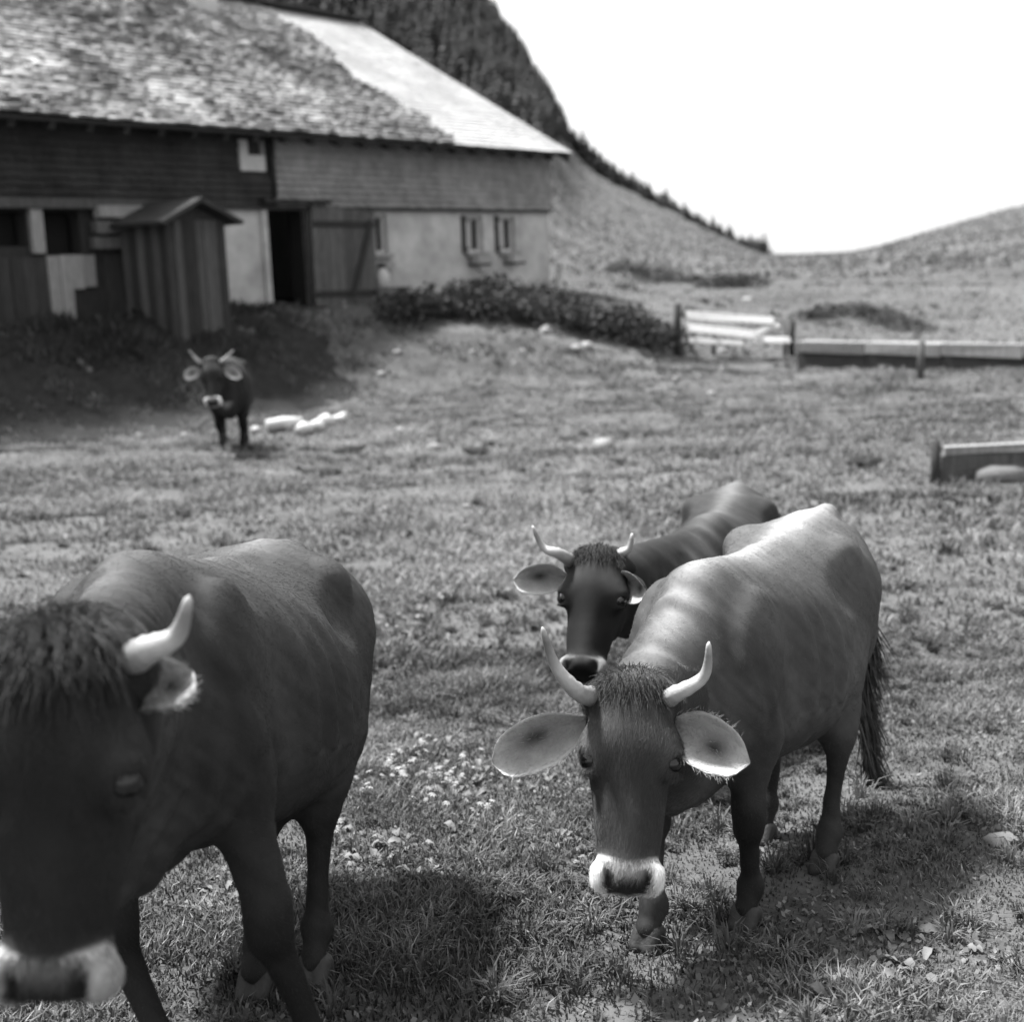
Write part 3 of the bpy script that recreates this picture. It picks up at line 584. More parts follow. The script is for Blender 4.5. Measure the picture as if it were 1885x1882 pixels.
    # ears
    for sg, ed in zip((1, -1), ears):
        if ed is None: continue
        tip, nf, wd = loc(ed[0]), Rm@nrm(ed[1]), ed[2]; bs = np.array(hp(.085, -.085, .10*sg)); d = tip-bs; L = np.linalg.norm(d); d /= L; nf = nrm(nf-d*(nf@d)); lt = np.cross(nf, d); nu, nv = 16, 13
        prof = np.interp(np.linspace(0, 1, nu), [0, .1, .25, .45, .65, .85, .95, 1], [.26, .34, .66, .97, 1.0, .84, .52, .08])*wd/2
        Va = []; cv = []
        for layer in (0, 1):
            for i in range(nu):
                for j in range(nv):
                    u = i/(nu-1); v = j/(nv-1)*2-1; cup = (v*v)*(.5-.22*u)*prof[i]*1.8 - .10*wd*math.sin(math.pi*u)*(1-v*v)
                    p = bs+d*(L*u) + lt*(prof[i]*v*(1-.12*abs(v))) + nf*(cup + .012*math.sin(j*2.1+i*.4)*(.25)) - nf*layer*.012*k*(1-u*.5)*(1-.75*v*v) - np.array([0, 0, .03])*u*u
                    Va.append(p); rim = abs(v)**3
                    inner = .33+.26*rim+.2*sstep(.75, 1, u) - .30*math.exp(-((v+.15)/.3)**2-((u-.55)/.16)**2)
                    cv.append(float(inner) if layer == 0 else base*1.3)
        idx = lambda l, i, j: l*nu*nv+i*nv+j; Fe = []
        for i in range(nu-1):
            for j in range(nv-1):
                Fe.append((idx(0, i, j), idx(0, i, j+1), idx(0, i+1, j+1), idx(0, i+1, j))); Fe.append((idx(1, i, j), idx(1, i+1, j), idx(1, i+1, j+1), idx(1, i, j+1)))
            for j, sgn in ((0, 1), (nv-1, -1)):
                q = (idx(0, i, j), idx(0, i+1, j), idx(1, i+1, j), idx(1, i, j)); Fe.append(q if sgn > 0 else q[::-1])
        Fe.append(tuple(idx(0, nu-1, j) for j in range(nv))+tuple(idx(1, nu-1, j) for j in range(nv-1, -1, -1)))
        meE = mesh_np('ear', np.array(Va), Fe, True); at = meE.attributes.new('coat', 'FLOAT', 'POINT'); at.data.foreach_set('value', np.array(cv, np.float32)); eo = obj('ear', meE, MT['ear'], root)
        if h < .013:
            Va_ = np.array(Va[:nu*nv]).reshape(nu, nv, 3); q = rng.random((420, 2)); ii = (1+q[:, 0]*(nu-3)).astype(int); jj = np.where(rng.random(420) < .5, rng.choice([0, 1, nv-2, nv-1], 420), (q[:, 1]*nv).astype(int))
            strands('ear_hair', Va_[ii, jj]+rng.normal(0, .003, (420, 3)), np.stack([nrm(nf*.5+d*.7+lt*((j/(nv-1))*2-1)*.6+rng.normal(0, .3, 3)) for j in jj]), .018*k*(.5+.8*rng.random(420)), .2+.22*rng.random(420), root, rad=.0005)
    # hooves: two claws each
    for key, f in ft.items():
        F2 = Field(f-.14, f+np.array([.2, .14, .16]), .008)
        for sg in (1, -1):
            F2.cone(f+S(.03, .021*sg, .055), .028*s, f+S(.066, .024*sg, .012), .026*s, .008); F2.cone(f+S(.0, .020*sg, .045), .028*s, f+S(.0, .022*sg, .004), .027*s, .01)
        F2.ell(f+S(.04, 0, -.115), (.4, .4, .094*s), .004, sub=True)
        Vh, Qh = surface_nets(F2.v, F2.lo, .008)
        if len(Vh): obj('hoof', mesh_np('hoof', Vh, Qh), MT['hoof'], root)
    # tail
    if tail:
        tp = [S(-.86, 0, 1.16), S(-.93, 0, 1.10)]+[loc(q) for q in tail]
        tm = MB().tube(tp, [.04*s, .036*s]+list(np.linspace(.03, .018, len(tail)))); o = tm.build('tail', MT['coat'], root, True)
        at = o.data.attributes.new('coat', 'FLOAT', 'POINT'); at.data.foreach_set('value', np.full(len(o.data.vertices), base*.55, np.float32))
        hairs_along('tail_switch', tp[-4:], root, 1100, .28*s, .035*s, .012)
    if tuft: 
        n = int(900*(tuft_len/.03)); mk = np.nonzero((hA > -.06) & (hA < .045) & (np.abs(hC) < .09) & (hB > -.09))[0]; ro = V[rng.choice(mk, n)]; dr_ = np.stack([nrm(nrm(q-hp(.02, -.06, 0))*.8+a*rng.normal(.5, .3)+rng.normal(0, .35, 3)) for q in ro])
        strands('poll_tuft', ro, dr_, tuft_len*k*(.5+.7*rng.random(n)), headbase*(.4+.5*rng.random(n)), root, grav=a*.55, rad=.0009)
    if hair:
        # short coat lying back along the body
        tri = np.concatenate([Q[:, [0, 1, 2]], Q[:, [0, 2, 3]]]); A_, B_, C_ = V[tri[:, 0]], V[tri[:, 1]], V[tri[:, 2]]; N = np.cross(B_-A_, C_-A_); ar = np.linalg.norm(N, axis=1)
        inh = inhead[tri[:, 0]]; wgt = ar*np.where(inh, 3.0, 1.0); cum = np.cumsum(wgt); pick = np.searchsorted(cum, rng.random(hair)*cum[-1]); pick = np.minimum(pick, len(tri)-1)
        r1 = np.sqrt(rng.random(hair)); r2 = rng.random(hair); P = A_[pick]*(1-r1)[:, None]+B_[pick]*(r1*(1-r2))[:, None]+C_[pick]*(r1*r2)[:, None]; Nn = N[pick]/(ar[pick][:, None]+1e-12)
        nearhead = inhead[tri[pick, 0]]; flow = np.where(nearhead[:, None], a+.15*b, np.array([-.75, 0, -.65])); sw = (fbm(P[:, 0]*4+7, P[:, 2]*4+P[:, 1]*3, 2)-.5)*2.4; flow = flow+np.stack([-flow[:, 2]*sw, 0*sw, flow[:, 0]*sw], -1)+rng.normal(0, .2, flow.shape); flow -= Nn*(flow*Nn).sum(1)[:, None]; flow /= np.linalg.norm(flow, axis=1)[:, None]+1e-9
        strands('coat_hair', P-Nn*.002, flow*.96+Nn*.2, np.where(nearhead, .024, .016)*s*(.6+.7*rng.random(hair)), val[tri[pick, 0]]*(.75+.6*rng.random(hair))*(.7+.75*fbm(P[:, 0]*16+P[:, 1]*9, P[:, 2]*11+P[:, 1]*12, 3)), root, grav=None, rad=.00042)
    return root
def strands(name, P, D, L, tone, parent, grav=None, rad=.0005, npt=4):
    n = len(P); L = np.broadcast_to(L, (n,)); cu = bpy.data.hair_curves.new(name); cu.add_curves([npt]*n)
    t = np.linspace(0, 1, npt); pts = P[:, None, :]+D[:, None, :]*(L[:, None]*t[None, :])[..., None]
    if grav is not None: pts = pts + np.asarray(grav)*((L[:, None]*t[None, :]**2)[..., None])
    cu.attributes['position'].data.foreach_set('vector', pts.astype(np.float32).ravel())
    ra = cu.attributes.get('radius') or cu.attributes.new('radius', 'FLOAT', 'POINT'); ra.data.foreach_set('value', np.tile(rad*(1-.8*t), n).astype(np.float32))
    at = cu.attributes.new('coat', 'FLOAT', 'CURVE'); at.data.foreach_set('value', np.asarray(tone, np.float32))
    cu.materials.append(MT['hair']); o = bpy.data.objects.new(name, cu); link(o, parent); o['kind'] = 'stuff'; return o
def hairs_along(name, pts, parent, n, L, spread, tone):
    pts = [np.array(p) for p in pts]; P = []; D = []
    for _ in range(n):
        i = random.randrange(len(pts)-1); f = random.random(); p = pts[i]*(1-f)+pts[i+1]*f; d = nrm(pts[-1]-pts[-2]+rng.normal(0, .025, 3)); P.append(p+rng.normal(0, .012, 3)); D.append(nrm(d+rng.normal(0, spread*2, 3)))
    strands(name, np.array(P), np.array(D), L*(.4+.6*rng.random(n)), np.full(n, tone), parent, rad=.003)

def U(px, py, Y):      # point on the sight line through a place measured in the photograph, at a chosen distance along y
    d = fwd*2400 + rgt*(px-942.5) + upv*(941-py); return CAM + d*(Y/d[1])
def G(px, py):          # ground point seen there
    d = fwd*2400 + rgt*(px-942.5) + upv*(941-py); t = 1.0/2400
    ys_ = .6*1.003**np.arange(2000); P = CAM+(d/d[1])[None, :]*ys_[:, None]; hit = np.nonzero(P[:, 2] < terr(P[:, 0], P[:, 1]))[0]
    return P[hit[0] if len(hit) else -1]

# 1: cow coming towards us, head low
A_or = np.array([.54, 3.66])+.40*.88*np.array([.53, .85])
cow('horned_cow', 'horned grey-brown cow with pale muzzle lowering its head, seen face on', (A_or[0], A_or[1]), math.atan2(-.85, -.53), .885,
    U(1165, 1262, 3.30), U(1155, 1640, 3.06), np.array([-.06, -.95, .42]),
    {'FL': G(1378, 1702)[:2], 'FR': G(1200, 1738)[:2], 'HL': G(1522, 1600)[:2], 'HR': G(1408, 1545)[:2]},
    [[U(1240, 1280, 3.27), U(1296, 1245, 3.24), U(1305, 1182, 3.22)], [U(1065, 1275, 3.27), U(1022, 1225, 3.25), U(998, 1155, 3.22)]],
    [(U(1380, 1385, 3.16), (-.1, -1, .3), .165), (U(905, 1385, 3.30), (.1, -1, .3), .165)],
    tail=[U(1597, 1130, 4.85), U(1585, 1260, 4.8), U(1600, 1400, 4.75), U(1622, 1500, 4.7)], base=.058, headbase=.032, h=.008, hair=HAIR_A, dorsal=3.6)
# 2: cow at the left edge, very near, head cut by the frame
B_d = np.array([.12, 1.0])/math.hypot(.12, 1.0); B_or = np.array([-.86, 2.88])+.40*B_d
cow('near_cow', 'large dark cow very near, walking up with its horned head swung aside', (B_or[0], B_or[1]), math.atan2(-B_d[1], -B_d[0]), .985,
    U(95, 1195, 2.02), U(75, 1860, 1.86), np.array([.02, -.98, .2]),
    {'FL': np.array([-.52, 2.74]), 'FR': np.array([-.88, 2.76]), 'HL': G(585, 1800)[:2], 'HR': G(480, 1822)[:2]},
    [[U(265, 1200, 2.03), U(325, 1170, 2.02), U(348, 1098, 2.0)], [U(-40, 1195, 2.03), U(-90, 1165, 2.02), U(-120, 1090, 2.0)]],
    [(U(352, 1205, 2.10), (-.1, -.9, .3), .11), (U(-160, 1300, 2.18), (.1, -.9, .3), .12)],
    tail=None, base=.036, headbase=.012, ringv=.36, h=.008, hair=HAIR_B, pitch=.17, width=1.1, tuft_len=.055, dorsal=2.2)
# 3: dark cow behind the first
cow('dark_cow', 'dark horned cow grazing behind the cow that faces us', (.95, 5.86), math.atan2(-.957, -.29), .85,
    U(1100, 1020, 4.90), U(1066, 1240, 4.62), np.array([-.3, -.9, .4]),
    None,
    [[U(1140, 1022, 4.9), U(1158, 1010, 4.88), U(1164, 982, 4.88)], [U(1030, 1020, 4.88), U(1000, 1008, 4.88), U(980, 968, 4.88)]],
    [(U(1190, 1075, 4.72), (-.2, -1, .2), .14), (U(945, 1055, 4.9), (.1, -1, .2), .14)], base=.025, headbase=.012, ringv=.2, h=.014, dorsal=3.6, hscale=1.12)
# 4: small cow by the bank
cow('far_cow', 'small dark cow with pale ears standing below the barn', (-3.62, 17.0), math.atan2(-.98, .16), .95,
    U(387, 662, 16.25), U(390, 742, 16.0), np.array([-.05, -.97, .4]), None,
    [[U(412, 662, 16.2), U(430, 645, 16.15)], [U(362, 662, 16.2), U(348, 645, 16.15)]],
    [(U(445, 690, 16.2), (.1, -.95, .2), .17), (U(338, 690, 16.2), (0, -.95, .2), .17)], base=.015, headbase=.013, h=.018, tuft=0, ribs=0, hscale=1.1)

# ------------------------------------------------------------------ pasture grass
def barnp(x, y): return (x-DO[0])*BU[0]+(y-DO[1])*BU[1], (x-DO[0])*BN[0]+(y-DO[1])*BN[1]
def grass(n, y0, y1, hgt, wid, seed, pw=1.0, halfw=.45):
    r = np.random.default_rng(seed); u = r.random(n); y = (y0**pw+(y1**pw-y0**pw)*u)**(1/pw); x = (r.random(n)*2-1)*(halfw*y+1.0)
    pm = .75 if y0 < 5 else .45; patch = sstep(.36, .5, fbm(x*.8+40, y*1.5+12, 4)); cl = fbm(x*2.3+3, y*2.3, 3); cl2 = fbm(x*.6+9, y*.6+4, 3); fine = vnoise(x*9, y*9)
    t, p = barnp(x, y); keep = (r.random(n) < (.5+1.3*np.clip(cl-.3, 0, 1))*(pm+(1-pm)*patch)) & ~((p < .3) & (p > -13) & (t < 10) & (t > -14))
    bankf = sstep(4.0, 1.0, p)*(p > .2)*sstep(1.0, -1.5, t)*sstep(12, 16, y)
    x, y, cl, cl2, fine, bankf, patch = x[keep], y[keep], cl[keep], cl2[keep], fine[keep], bankf[keep], patch[keep]; n = len(x)
    z = terr(x, y)-.004
    H = hgt*(.45+.8*r.random(n))*(.55+1.1*np.clip((cl-.35)*2, 0, 1.2)**1.3+.35*fine)*(1+1.6*bankf)*(.55+.45*patch); Wd = wid*(.6+.8*r.random(n))*(1+.5*bankf)
    az = r.random(n)*2*math.pi; ln = (.25+.75*r.random(n))*H; dx, dy = np.cos(az), np.sin(az); sx, sy = -dy*Wd/2, dx*Wd/2
    P0 = np.stack([x-sx, y-sy, z], -1); P1 = np.stack([x+sx, y+sy, z], -1); mx_, my_, mz_ = x+dx*ln*.35, y+dy*ln*.35, z+H*.62
    P2 = np.stack([mx_+sx*.8, my_+sy*.8, mz_], -1); P3 = np.stack([mx_-sx*.8, my_-sy*.8, mz_], -1); P4 = np.stack([x+dx*ln, y+dy*ln, z+H*(.75+.25*r.random(n))], -1)
    V = np.stack([P0, P1, P2, P3, P4], 1).reshape(-1, 3); b = np.arange(n)[:, None]*5
    Ft = np.concatenate([b+[0, 1, 2], b+[0, 2, 3], b+[3, 2, 4]]); tone = (.045+.06*r.random(n)**2+.15*np.clip(cl2-.45, -.25, .5)+.06*np.clip(cl-.5, -.3, .4))*(.65+.7*fine)*(1-.7*bankf)*(.6+.4*patch); dry = r.random(n) < .10; tone = np.where(dry, tone*2.0, tone)  # blades on the bank darkened to imitate the barn's shade
    return V, Ft, np.repeat(np.clip(tone*1.95, .012, .3), 5)
def tufts(nc, nb, y0, y1, H0, W0, spread, seed, pw=1.6):
    """tussocks: blades springing from common roots"""
    r = np.random.default_rng(seed); y = (y0**pw+(y1**pw-y0**pw)*r.random(nc))**(1/pw); x = (r.random(nc)*2-1)*(.45*y+.5); t, p = barnp(x, y)
    kp = (r.random(nc) < np.clip((fbm(x*.7+70, y*1.1+5, 3)-.38)*5, .08, 1)) & ~((p < .5) & (p > -13) & (t < 10) & (t > -14)); x, y = x[kp], y[kp]; nc = len(x)
    sz = .5+1.0*r.random(nc)**2; ct = (.05+.13*r.random(nc)**1.8)
    rp_ = lambda q: np.repeat(q, nb); n = nc*nb; az = r.random(n)*6.283; rr = np.abs(r.normal(0, spread, n))*rp_(sz); bx, by = rp_(x)+np.cos(az)*rr, rp_(y)+np.sin(az)*rr; z = terr(bx, by)-.004
    H = H0*rp_(sz)*(.5+.7*r.random(n)); ln = H*(.3+.9*r.random(n)); az = az+r.normal(0, .6, n); Wd = W0*(.6+.8*r.random(n)); dx, dy = np.cos(az), np.sin(az); sx, sy = -dy*Wd/2, dx*Wd/2; mx_, my_, mz_ = bx+dx*ln*.4, by+dy*ln*.4, z+H*.68
    V = np.stack([np.stack([bx-sx, by-sy, z], -1), np.stack([bx+sx, by+sy, z], -1), np.stack([mx_+sx*.8, my_+sy*.8, mz_], -1), np.stack([mx_-sx*.8, my_-sy*.8, mz_], -1), np.stack([bx+dx*ln, by+dy*ln, z+H*(.65+.3*r.random(n))], -1)], 1).reshape(-1, 3)
    b = np.arange(n)[:, None]*5; return V, np.concatenate([b+[0, 1, 2], b+[0, 2, 3], b+[3, 2, 4]]), np.repeat(rp_(ct)*(.6+.9*r.random(n)), 5)
VV, FF, TT, off = [], [], [], 0
for a_ in GRASS:
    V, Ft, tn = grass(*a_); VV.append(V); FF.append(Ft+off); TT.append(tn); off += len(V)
for a_ in ((2600, 42, 1.5, 8.5, .062, .006, .024, 31), (2200, 22, 8.0, 30.0, .085, .016, .06, 32), (900, 14, 28, 110, .2, .06, .16, 33)):
    V, Ft, tn = tufts(*a_); VV.append(V); FF.append(Ft+off); TT.append(tn); off += len(V)
for (n, y0, y1, sz, seed) in ((60000, 1.5, 9, .008, 5), (22000, 8, 28, .018, 6)):
    r = np.random.default_rng(seed); y = (y0**1.6+(y1**1.6-y0**1.6)*r.random(n))**(1/1.6); x = (r.random(n)*2-1)*(.45*y+.5); cl = fbm(x*3.1+31, y*3.1+7, 3); t, p = barnp(x, y)
    kp = (r.random(n) < np.clip((cl-.42)*5, .05, 1)) & ~((p < .3) & (p > -13) & (t < 10) & (t > -14)); x, y = x[kp], y[kp]; n = len(x); z = terr(x, y)+sz*(.6+2.2*r.random(n)); az = r.random(n)*6.28; S1 = sz*(.6+.9*r.random(n)); tl_ = r.normal(0, .45, n); tl2 = r.normal(0, .45, n)
    q = [np.stack([x+np.cos(az+k*1.571)*S1*(1 if k % 2 else .7), y+np.sin(az+k*1.571)*S1*(1 if k % 2 else .7), z+S1*(tl_*np.cos(k*1.571)+tl2*np.sin(k*1.571))], -1) for k in range(4)]
    V = np.stack(q, 1).reshape(-1, 3); b = np.arange(n)[:, None]*4; VV.append(V); FF.append(np.concatenate([b+[0, 1, 2], b+[0, 2, 3]])+off); TT.append(np.repeat(.07+.16*r.random(n)**1.5, 4)); off += len(V)
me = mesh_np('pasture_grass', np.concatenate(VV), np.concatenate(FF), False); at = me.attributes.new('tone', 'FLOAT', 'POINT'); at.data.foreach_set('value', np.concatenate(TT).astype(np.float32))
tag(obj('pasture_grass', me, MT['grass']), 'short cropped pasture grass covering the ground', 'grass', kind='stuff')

# ------------------------------------------------------------------ broad-leaved weeds, nettles
def leaf_mesh(L, w, droop, mt, name='leaf'):
    V, Fq = [], []; n = 6
    for i in range(n+1):
        u = i/n; ww = w*math.sin(math.pi*min(1, .08+u*.92))**.8*(1-.25*u); 
        for v in (-1, 0, 1): V.append((L*u*math.cos(droop*u), v*ww/2, L*u*math.sin(.9-droop*1.7*u)*.75 + (abs(v)*.18*ww) + .004*math.sin(i*2.4)*abs(v)))
    for i in range(n):
        for j in range(2): a = i*3+j; Fq.append((a, a+1, a+4, a+3))
    me = mesh_np(name, V, Fq, True); me.materials.append(MT[mt]); return me
LEAVES = [leaf_mesh(.09, .04, .6, 'weed'), leaf_mesh(.07, .045, .8, 'weed'), leaf_mesh(.105, .042, .9, 'weed')]
wpx = [(700, 1415), (728, 1395), (752, 1440), (790, 1430), (835, 1475), (862, 1455), (905, 1520), (870, 1545), (640, 1585), (690, 1600), (745, 1560), (975, 1440), (1010, 1455), (960, 1530), (770, 1170), (820, 1180), (730, 1180), (400, 1655), (370, 1690), (430, 1630), (620, 1530), (1020, 1560), (890, 1430), (660, 1640), (800, 1620), (1480, 1830), (1560, 1850), (1700, 1800), (1640, 1720), (1810, 1760), (1240, 1180), (640, 1230), (840, 1380)]
for i, (px, py) in enumerate(wpx):
    g_ = G(px+random.uniform(-8, 8), py+random.uniform(-6, 6)); e_ = empty('dock_plant', (g_[0], g_[1], tz(g_[0], g_[1])-.004), random.uniform(0, 6)); tag(e_, 'low broad-leaved weed with pale leaves growing in the cropped pasture', 'weed', 'broad-leaved weeds in the pasture')
    for kk in range(random.randint(14, 24)):
        o = obj('leaf', random.choice(LEAVES), None, e_); az = random.uniform(0, 6.28); rr = random.uniform(0, .09); o.location = (rr*math.cos(az), rr*math.sin(az), random.uniform(0, .02)); f = random.uniform(.35, .85); o.scale = (f, f, f); o.rotation_euler = (random.uniform(-.5, .5), random.uniform(-.5, .35), az+random.uniform(-.4, .4))
def bush(seed, n, R0, H, ls):
    r = np.random.default_rng(seed); th = r.random(n)*6.28; rr = R0*np.sqrt(r.random(n)); z = H*r.random(n)**.7*(1-.5*(rr/R0)**2)*(.7+.5*vnoise(rr*8*np.cos(th)+20, rr*8*np.sin(th)+20))
    P = np.stack([rr*np.cos(th), rr*np.sin(th), z], -1); d = r.normal(0, 1, (n, 3)); d[:, 2] = d[:, 2]*.5-.1; d /= np.linalg.norm(d, axis=1)[:, None]; s_ = np.cross(d, r.normal(0, 1, (n, 3))); s_ /= np.linalg.norm(s_, axis=1)[:, None]; L = ls*(.6+.8*r.random(n))[:, None]
    V = np.stack([P, P+d*L*.5+s_*L*.28, P+d*L, P+d*L*.5-s_*L*.28], 1).reshape(-1, 3); return V, np.arange(n*4).reshape(-1, 4)
NB = []
for i in range(4):
    V, Fq = bush(50+i, 520, .55, .62, .11); m_ = mesh_np('foliage', V, Fq, False); m_.materials.append(MT['nettle']); NB.append(m_)
STEM = MB()
for k in range(7): a_ = k*.9; STEM.tube([(.15*math.cos(a_), .15*math.sin(a_), -.05), (.3*math.cos(a_), .3*math.sin(a_), .45)], [.009, .004], 5)
STEMM = mesh_np('stems', STEM.v, STEM.f, False); STEMM.materials.append(MT['nettle'])
npx = [(745, 592), (790, 585), (830, 580), (870, 590), (910, 585), (950, 590), (990, 590), (1030, 598), (1070, 606), (1110, 612), (1150, 622), (1190, 632), (1225, 640), (850, 560), (905, 562), (960, 566), (1010, 574), (1060, 584), (1120, 596), (1170, 610)]
for i, (px, py) in enumerate(npx):
    g_ = G(px, py); e_ = empty('nettle_clump', (g_[0], g_[1], tz(g_[0], g_[1])-.03), random.uniform(0, 6)); f = random.uniform(.75, 1.25); e_.scale = (f, f, f*random.uniform(.8, 1.15)); tag(e_, 'dark bushy clump of nettles on the bank below the barn', 'nettle clump', 'nettles along the bank')
    obj('foliage', NB[i % 4], None, e_); obj('stems', STEMM, None, e_)

for i, (px, py) in enumerate(((1318, 529), (1345, 529), (1372, 528), (1495, 590), (1530, 583), (1570, 580), (1610, 587), (1645, 598), (1675, 612), (1150, 505), (1200, 512), (1240, 520))):
    g_ = G(px, py); e_ = empty('low_shrub', (g_[0], g_[1], tz(g_[0], g_[1])-.05), i*1.3); d_ = math.hypot(g_[0], g_[1])/32; e_.scale = (d_*1.1, d_*1.1, d_*.55); tag(e_, 'low dark shrub on the rough slope beyond the gate', 'shrub', 'low shrubs beyond the gate'); obj('foliage', NB[i % 4], None, e_); obj('stems', STEMM, None, e_)
FLM = MB()
for k in range(7):
    a_ = k*.9; c_, s_ = math.cos(a_), math.sin(a_); FLM.add([(0, 0, .004), (c_*.009-s_*.005, s_*.009+c_*.005, .003), (c_*.016, s_*.016, -.002), (c_*.009+s_*.005, s_*.009-c_*.005, .003)], [(0, 1, 2, 3)])
FLME = mesh_np('flower', FLM.v, FLM.f, False); FLME.materials.append(MT['petal'])
rf = random.Random(11)
for i in range(20):
    px, py = rf.choice(((715, 1400), (745, 1425), (790, 1440), (835, 1470), (770, 1400), (700, 1440), (640, 1560), (760, 1165), (860, 1520))); g_ = G(px+rf.gauss(0, 38), py+rf.gauss(0, 34)); e_ = empty('flowering_weed', (g_[0], g_[1], tz(g_[0], g_[1])-.004), rf.uniform(0, 6)); tag(e_, 'pale-flowered weed in the patch between the two near cows', 'weed', 'flowering weeds between the near cows'); st = MB(); fl = []
    for k in range(rf.randint(4, 9)):
        a_ = rf.uniform(0, 6.28); r_ = rf.uniform(.01, .08); h_ = rf.uniform(.06, .13); st.tube([(r_*.3*math.cos(a_), r_*.3*math.sin(a_), 0), (r_*.7*math.cos(a_), r_*.7*math.sin(a_), h_*.6), (r_*math.cos(a_), r_*math.sin(a_), h_)], [.0016, .0013, .001], 5); fl.append((r_*math.cos(a_), r_*math.sin(a_), h_+.001))
    st.build('stems', MT['weed'], e_)
    for q in fl: o = obj('flower', FLME, None, e_); o.location = q; o.rotation_euler = (rf.uniform(-.6, .6), rf.uniform(-.6, .6), rf.uniform(0, 6)); f = rf.uniform(.7, 1.2); o.scale = (f, f, f)
    for k in range(6): o = obj('leaf', rf.choice(LEAVES), None, e_); a_ = rf.uniform(0, 6.28); o.location = (.03*math.cos(a_), .03*math.sin(a_), .01); f = rf.uniform(.3, .6); o.scale = (f, f, f); o.rotation_euler = (rf.uniform(-.4, .4), rf.uniform(-.4, .4), a_)

# ------------------------------------------------------------------ gate, trough, fence remains, stones
def post(px, py, h, r, mt, lean=(0, 0)):
    g_ = G(px, py); z = tz(g_[0], g_[1]); b = MB(); b.tube([(0, 0, -.15), (lean[0]*.5, lean[1]*.5, h*.5), (lean[0], lean[1], h)], [r*1.05, r, r*.9], 9); return g_, z, b
ga = G(1248, 655); gb = G(1458, 655)
gt = empty('pasture_gate', (ga[0], ga[1], tz(ga[0], ga[1]))); tag(gt, 'old pasture gate of bleached rails hung between two posts', 'gate'); dv = Vector((gb[0]-ga[0], gb[1]-ga[1], tz(gb[0], gb[1])-tz(ga[0], ga[1])))
for f, h, r in ((0, 1.0, .085), (1, .72, .07)):
    MB().tube([(dv.x*f, dv.y*f, dv.z*f-.15), (dv.x*f-.01, dv.y*f, dv.z*f+h*.5), (dv.x*f+.015, dv.y*f, dv.z*f+h)], [r, r*.95, r*.85], 9).build('post', MT['darkwood'], gt, True)
for (f0, h0, f1, h1, w) in ((.07, .74, .82, .66, .15), (.07, .50, .72, .36, .16), (.08, .24, .55, .20, .1), (.62, .38, .86, .58, .09), (.66, .26, .97, .28, .12)):
    p = dv*f0; q = dv*f1; MB().beam((p.x, p.y-.12, p.z+h0+.05), (q.x, q.y-.14+.03*random.random(), q.z+h1+.05), .045, w*1.15, upd=(0, .55, .83), j=.008).build('rail', MT['rail'], gt)
for f, h in ((.3, .6), (.93, .62)): p = dv*f; MB().tube([(p.x, p.y-.05, p.z-.1), (p.x+.02, p.y-.05, p.z+h)], [.045, .04], 8).build('stake', MT['midwood'], gt, True)
ta = G(1466, 684); tb = G(2050, 690)
tr = empty('water_trough', (ta[0], ta[1], tz(ta[0], ta[1]))); tag(tr, 'long low wooden water trough with pale board along its dark side', 'trough'); dv = Vector((tb[0]-ta[0], tb[1]-ta[1], 0)); tl = dv.length; du = dv/tl; ang = math.atan2(du.y, du.x); tr.rotation_euler = (0, 0, ang)
nseg = 4
for i in range(nseg):
    x0, x1 = tl*i/nseg+.02, tl*(i+1)/nseg-.02; z0 = 0.0
    MB().box((x0, -.0, z0-.3), (x1, .06, z0+.42), .008).build('front_side', MT['trough'], tr); MB().box((x0, .5, z0-.15), (x1, .56, z0+.46), .008).build('rear_side', MT['trough'], tr); MB().box((x0, .063, z0-.1), (x1, .497, z0+.1)).build('bottom', MT['trough'], tr)
    MB().beam((x0-.01, -.06, z0+.47), (x1+.01, -.06+.02*random.random(), z0+.45), .05, .2, j=.01).build('pale_board', MT['palewood'], tr); MB().beam((x0, .14, z0+.565), (x1, .14, z0+.555), .42, .035, j=.01).build('cover_board', MT['palewood'], tr)
pg, pz, pb = post(1688, 694, .62, .06, 'rail', (.02, 0)); o = pb.build('trough_stake', MT['midwood'], None, True); o.location = (pg[0], pg[1]-.18, pz); tag(o, 'short weathered stake standing in front of the long trough', 'stake')
# remains of a fence at the right
fa = G(1724, 892); fr = empty('broken_fence', (fa[0], fa[1], tz(fa[0], fa[1]))); tag(fr, 'remains of a low board fence held by two dark stump posts', 'fence')
MB().tube([(0, 0, -.15), (-.01, 0, .2), (-.02, 0, .44)], [.055, .05, .045], 9).build('post', MT['darkwood'], fr, True); MB().tube([(.5, .25, -.15), (.5, .25, .2), (.52, .25, .36)], [.045, .04, .035], 9).build('post', MT['darkwood'], fr, True)
for k, (z0, z1, m_) in enumerate(((-.05, .13, 'midwood'), (.14, .27, 'midwood'), (.28, .36, 'palewood'))): MB().beam((.04+.03*k, .1, (z0+z1)/2), (1.75, .14-.05*k, (z0+z1)/2+.02*k), .05, z1-z0, j=.014).build('board', MT[m_], fr)
def stone(px, py, w, label, group=None, mt='stone', name='stone', sc=(1, 1, 1), sink=.08):
    g_ = G(px, py); d = math.hypot(g_[0], g_[1])*1.02; f = w/2400*d/2; o = obj(name, lump_mesh(random.randrange(5), mt), None); o.location = (g_[0], g_[1], tz(g_[0], g_[1])+f*sink*sc[2]); o.scale = (f*.9*sc[0], f*.9*sc[1], f*1.15*sc[2]); o.rotation_euler = (random.uniform(-.2, .2), random.uniform(-.2, .2), random.uniform(-.5, .5)); tag(o, label, 'stone', group); return o
